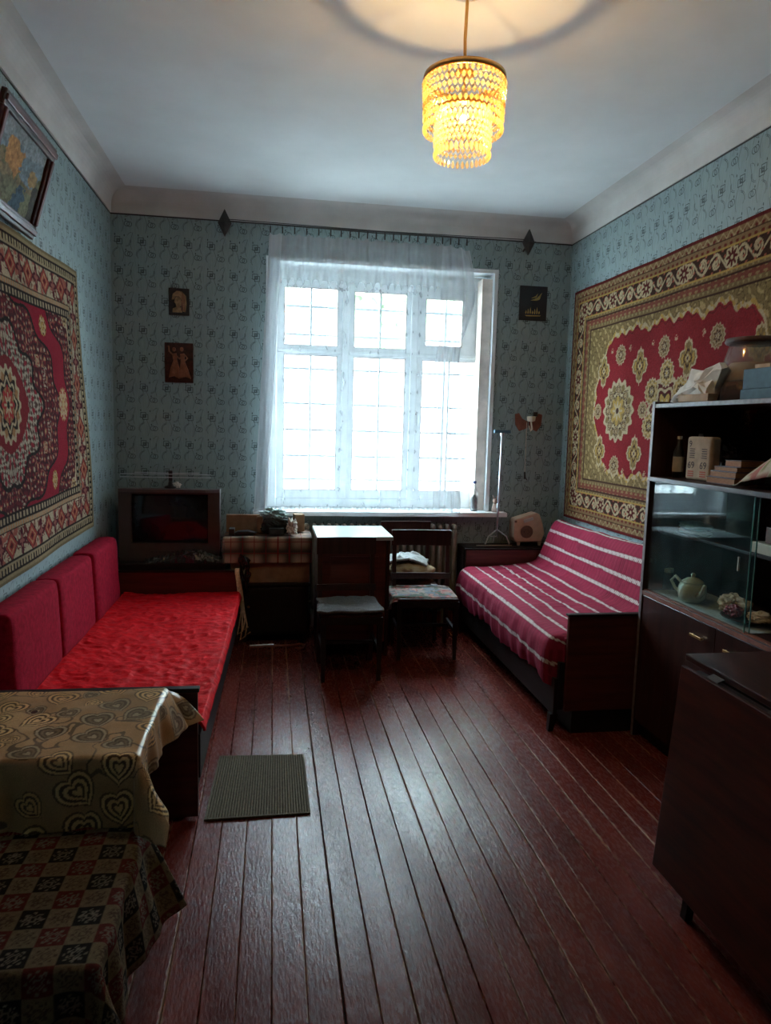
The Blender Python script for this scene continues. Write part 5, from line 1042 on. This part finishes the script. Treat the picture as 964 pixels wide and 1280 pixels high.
# behind the glass: middle shelf
ZM = 1.1145; a = put(865, 668, 3.33)
for k, (mt, h, w_, lab) in enumerate((('lace', .022, .12, 'white folded napkin under the turquoise towel'), ('bluecloth', .038, .11, 'turquoise folded towel behind the cabinet glass'))):
    zz = ZM+.001+(.023 if k else 0); u = np.linspace(-1, 1, 24)[:, None]+np.zeros((1, 18)); v = np.linspace(-1, 1, 18)[None, :]+np.zeros((24, 1))
    m = MB().blob((3.345, a[1], zz+h/2), (.06, w_, h*.62), 4+k, .14, 2.2, 34, 18, zz); tag(m.build('folded_towel' if k else 'folded_napkin', mt, smooth=True), lab, 'towel' if k else 'napkin')
a = put(950, 690, 3.26); tag(B(3.285, 3.42, a[1]-.14, a[1]+.09, ZM+.001, ZM+.048).build('beige_box', 'cream', bevel=.003), 'long beige box on the middle shelf right of the glass', 'box')
tag(B(3.30, 3.315, a[1]-.10, a[1]+.025, ZM+.0495, ZM+.12).build('small_picture', 'terracotta', bevel=.002), 'small brown framed picture standing on the beige box', 'picture')
# deck behind the glass
ZD = .8065
tag(B(3.168, 3.44, 2.62, 3.42, .8028, .8055).build('lace_runner', 'lace'), 'pale lace runner under the teapot on the cabinet deck', 'cloth')
a = put(873, 742, 3.27); tpq = thing('teapot', 'cream ceramic teapot behind the cabinet glass', 'teapot', (3.28, a[1], ZD)); c0 = (3.236, a[1], ZD)
MB().lathe([(.0, .001), (.045, .002), (.062, .022), (.068, .052), (.062, .082), (.050, .096), (.0, .096)], c0, 24).build('body', 'ceramic', tpq, smooth=True); MB().lathe([(.054, .0965), (.050, .103), (.03, .116), (.010, .122), (.009, .127), (.012, .135), (.006, .143), (.0, .143)], c0, 20).build('lid', 'ceramic', tpq, smooth=True)
MB().tube([(3.205, a[1]+.045, ZD+.088), (3.195, a[1]+.085, ZD+.112), (3.19, a[1]+.112, ZD+.085), (3.20, a[1]+.09, ZD+.05), (3.21, a[1]+.055, ZD+.035)], .008, 8).build('handle', 'ceramic', tpq, smooth=True)
MB().tube([(3.23, a[1]-.058, ZD+.04), (3.225, a[1]-.10, ZD+.065), (3.22, a[1]-.125, ZD+.105)], [.017, .012, .009], 8).build('spout', 'ceramic', tpq, smooth=True)
a = put(832, 735, 3.26); gj = thing('glass_jar', 'small dark glass jar with tan lid left of the teapot', 'jar', (3.27, a[1], ZD)); MB().lathe([(.0, .001), (.028, .002), (.030, .075), (.022, .09), (.0, .09)], (3.27, a[1], ZD), 16).build('jar_body', 'plastic', gj, smooth=True); MB().lathe([(.026, .0905), (.026, .112), (.0, .113)], (3.27, a[1], ZD), 16).build('lid', 'kraft', gj)
a = put(925, 775, 3.24); dy = a[1]; dish = tag(MB().lathe([(.0, .001), (.06, .002), (.115, .018), (.12, .022), (.112, .022), (.058, .008), (.0, .007)], (3.285, dy, ZD), 28).build('shallow_dish', 'bookd', smooth=True), 'shallow brown dish of pastries behind the cabinet glass', 'dish')
tag(MB().blob((3.25, dy+.07, ZD+.060), (.055, .085, .042), 23, .35, 2.5, 34, 20, ZD+.0225).build('pastry_pile', 'cracker'), 'pale crumpled pastry wrap on the brown dish', 'pastry')
tag(MB().blob((3.205, dy+.0, ZD+.050), (.03, .045, .026), 25, .4, 4, 26, 16, ZD+.0225).build('pink_wrapper', 'pink'), 'shiny pink wrapper at the front of the brown dish', 'wrapper')
tag(MB().blob((3.27, dy-.09, ZD+.042), (.05, .05, .022), 27, .3, 3, 24, 14, ZD+.0225).build('bread_slice', 'cracker'), 'brown bread piece at the right side of the dish', 'bread')

# ------------------------------------------------------------------ drop-leaf table, near right
dt = thing('drop_leaf_table', 'polished red-brown drop-leaf table at the right foreground', 'table', (2.86, 1.9, 0))
TX0, TX1, TYa, TYb, TZ = 2.685, 3.09, 1.25, 2.318, .83
B(TX0, TX1, TYa, TYb, TZ-.024, TZ).build('top', 'tablewood', dt, bevel=.004)
lt = at(852, 831, x=2.622); lb = at(815, 1080, x=2.55); m = MB()
t0, t1 = np.array([lt[0], 0, lt[2]]), np.array([lb[0], 0, lb[2]]); dn = np.array([(t0-t1)[2], 0, -(t0-t1)[0]]); dn = dn/np.linalg.norm(dn)*.02
ya_, yb2, yc2 = 1.22, lt[1], lb[1]
vv_ = [(p[0]+n[0], y_, p[2]+n[2]) for n in (np.zeros(3), dn) for p, y_ in ((t0, ya_), (t0, yb2), (t1, yc2), (t1, ya_))]
m.add(vv_, [(0, 1, 2, 3), (7, 6, 5, 4), (0, 4, 5, 1), (1, 5, 6, 2), (2, 6, 7, 3), (3, 7, 4, 0)]).build('drop_leaf', 'tablewood', dt, bevel=.003)
B(t0[0]+.022, t0[0]+.055, ya_+.03, yb2-.03, lt[2]-.05, lt[2]-.012).build('hinge_rail', 'black', dt)
for k in range(3): MB().obox((t0[0]+.028, yb2-.14-.3*k, lt[2]-.006), (.05, .06, .004), 0, 0, -.35).build('hinge', 'iron', dt)
B(TX0+.03, TX1-.03, 1.32, 1.345, .06, TZ-.025).build('support_panel', 'wood', dt); B(TX0+.03, TX1-.03, 2.20, 2.225, .06, TZ-.025).build('support_panel', 'wood', dt); B(TX0+.10, TX0+.12, 1.346, 2.199, .25, .40).build('stretcher', 'wood', dt)
for x, y in ((2.648, 2.04), (2.648, 1.38)): MB().taper((x, y, .60), (x-.064, y, 0), .018, .014).build('leg', 'black', dt)
for y in (1.3325, 2.2125):
    for x in (TX0+.06, TX1-.06): B(x-.03, x+.03, y-.02, y+.02, 0, .0595).build('foot', 'black', dt)
B(2.664, TX0+.10, 2.045, 2.065, .50, .58).build('gate_rail', 'wood', dt); B(2.664, TX0+.10, 1.37, 1.39, .50, .58).build('gate_rail', 'wood', dt)

# ------------------------------------------------------------------ near left: gold table and checked trunk
gt = thing('side_table', 'low table hidden under the gold heart-patterned cloth', 'table', (.42, 2.5, 0)); GX0, GX1, GY0, GY1, GZ = .04, .780, 2.20, 2.755, .592
B(GX0, GX1, GY0, GY1, GZ-.025, GZ).build('top', 'wood', gt, bevel=.003); B(GX0+.05, GX1-.05, GY0+.05, GY1-.05, GZ-.09, GZ-.026).build('apron', 'black', gt)
for x in (GX0+.06, GX1-.06):
    for y in (GY0+.06, GY1-.06): MB().taper((x, y, GZ-.091), (x, y, 0), .022, .016).build('leg', 'black', gt)
hr = [(RNG.uniform(-.1, .95), RNG.uniform(-.32, .7), RNG.uniform(.022, .056), RNG.uniform(-.9, .9), RNG.integers(0, 3)) for _ in range(420)]
hr.sort(key=lambda h: -h[2])
keep = []
for h in hr:
    if all(math.hypot(h[0]-k[0], h[1]-k[1]) > (h[2]+k[2])*1.06 for k in keep): keep.append(h)
def hearts(s, t):
    c = np.zeros(s.shape+(3,)); c[:] = (.50, .30, .145); n = fbm(s*7, t*7, 0, 41); c *= (1+.22*n)[..., None]
    paint(c, np.abs(n) < .05, (.16, .105, .06)); 
    for x, y, r, a, k in keep:
        dx, dy = (s-x)/r, (t-y)/r; px_ = dx*math.cos(a)+dy*math.sin(a); py_ = -dx*math.sin(a)+dy*math.cos(a)
        sd_ = (px_**2+(py_*1.05-.62*np.sqrt(np.abs(px_)))**2); C1 = ((.74, .45, .19), (.42, .34, .22), (.80, .54, .25))[k]
        paint(c, sd_ < 1.15, (.15, .085, .042)); paint(c, sd_ < .90, C1); paint(c, sd_ < .60, (.10, .058, .03)); paint(c, sd_ < .36, C1 if k != 1 else (.22, .16, .09)); paint(c, sd_ < .17, (.12, .07, .036)); paint(c, sd_ < .06, C1)
    return c
drape(GX0, GX1, GY0, GY1, GZ, (.02, .165, .235, .05), .0033, hearts, 'tablecloth', 'brocade', 'gold satin tablecloth with hearts on the low table', 'tablecloth', .010, 1, corner_out=.72, far_flare=.45)
tk = thing('storage_trunk', 'low trunk hidden under the checked woven blanket', 'trunk', (.42, 1.86, 0)); KX0, KX1, KY0, KY1, KZ = .03, .795, 1.60, 2.166, .368
B(KX0, KX1, KY0, KY1, .02, KZ-.04).build('body', 'black', tk, bevel=.004); B(KX0-.0, KX1, KY0, KY1, KZ-.039, KZ).build('lid', 'black', tk, bevel=.006)
for x in (KX0+.06, KX1-.06):
    for y in (KY0+.06, KY1-.06): B(x-.02, x+.02, y-.02, y+.02, 0, .0195).build('foot', 'black', tk)
def checks(s, t):
    c = np.zeros(s.shape+(3,)); q = .068; i, j = np.floor(s/q), np.floor(t/q); a, b = s/q-i-.5, t/q-j-.5
    k = (i+j) % 2; kk = (j % 2)
    c[:] = (.155, .115, .070); paint(c, (k == 0) & (kk == 0), (.020, .018, .017)); paint(c, (k == 0) & (kk == 1), (.10, .024, .021))
    r = np.hypot(a, b); th = np.arctan2(b, a); line = (np.abs(r-.30-.08*np.cos(th*8)) < .035) | ((r < .30) & (np.abs(np.sin(th*4)) < .28) & (r > .08)) | (np.abs(r-.13) < .03)
    lc = np.where((k == 0)[..., None], np.array((.15, .125, .095)), np.array((.085, .055, .038))); c = np.where(line[..., None], lc, c)
    wv = np.sin(s*2*PI/.005)*np.sin(t*2*PI/.005); c *= (1+.12*wv)[..., None]; return c
drape(KX0, KX1, KY0, KY1, KZ, (.02, .28, .30, .0), .0042, checks, 'checked_blanket', 'blanket', 'brown woven blanket with red and black checks over the trunk', 'blanket', .010, 4, corner_out=.45, zmin=.01, far_flare=.38)
# ------------------------------------------------------------------ ribbed doormat
mc = [at(252, 1024, z=.012), at(388, 1015, z=.012), at(380, 942, z=.012), at(256, 945, z=.012)]; mc[0][0] = .93; mc[3][0] = .95
nu, nv = 190, 30; u = np.linspace(0, 1, nu)[:, None]+np.zeros((1, nv)); v = np.linspace(0, 1, nv)[None, :]+np.zeros((nu, 1))
P = (mc[0]*(1-u[..., None])+mc[1]*u[..., None])*(1-v[..., None])+(mc[3]*(1-u[..., None])+mc[2]*u[..., None])*v[..., None]
P[..., 2] = .008+.0035*np.sin(u*2*PI*38)+.001*fbm(u*40, v*20, 0, 3); ed = (np.minimum(u, 1-u) < .012) | (np.minimum(v, 1-v) < .03); P[..., 2] = np.where(ed, .010, P[..., 2])
tag(MB().grid(P).build('ribbed_doormat', 'mat', fix=False, solid=.007), 'dark olive ribbed doormat on the floor beside the daybed', 'doormat')
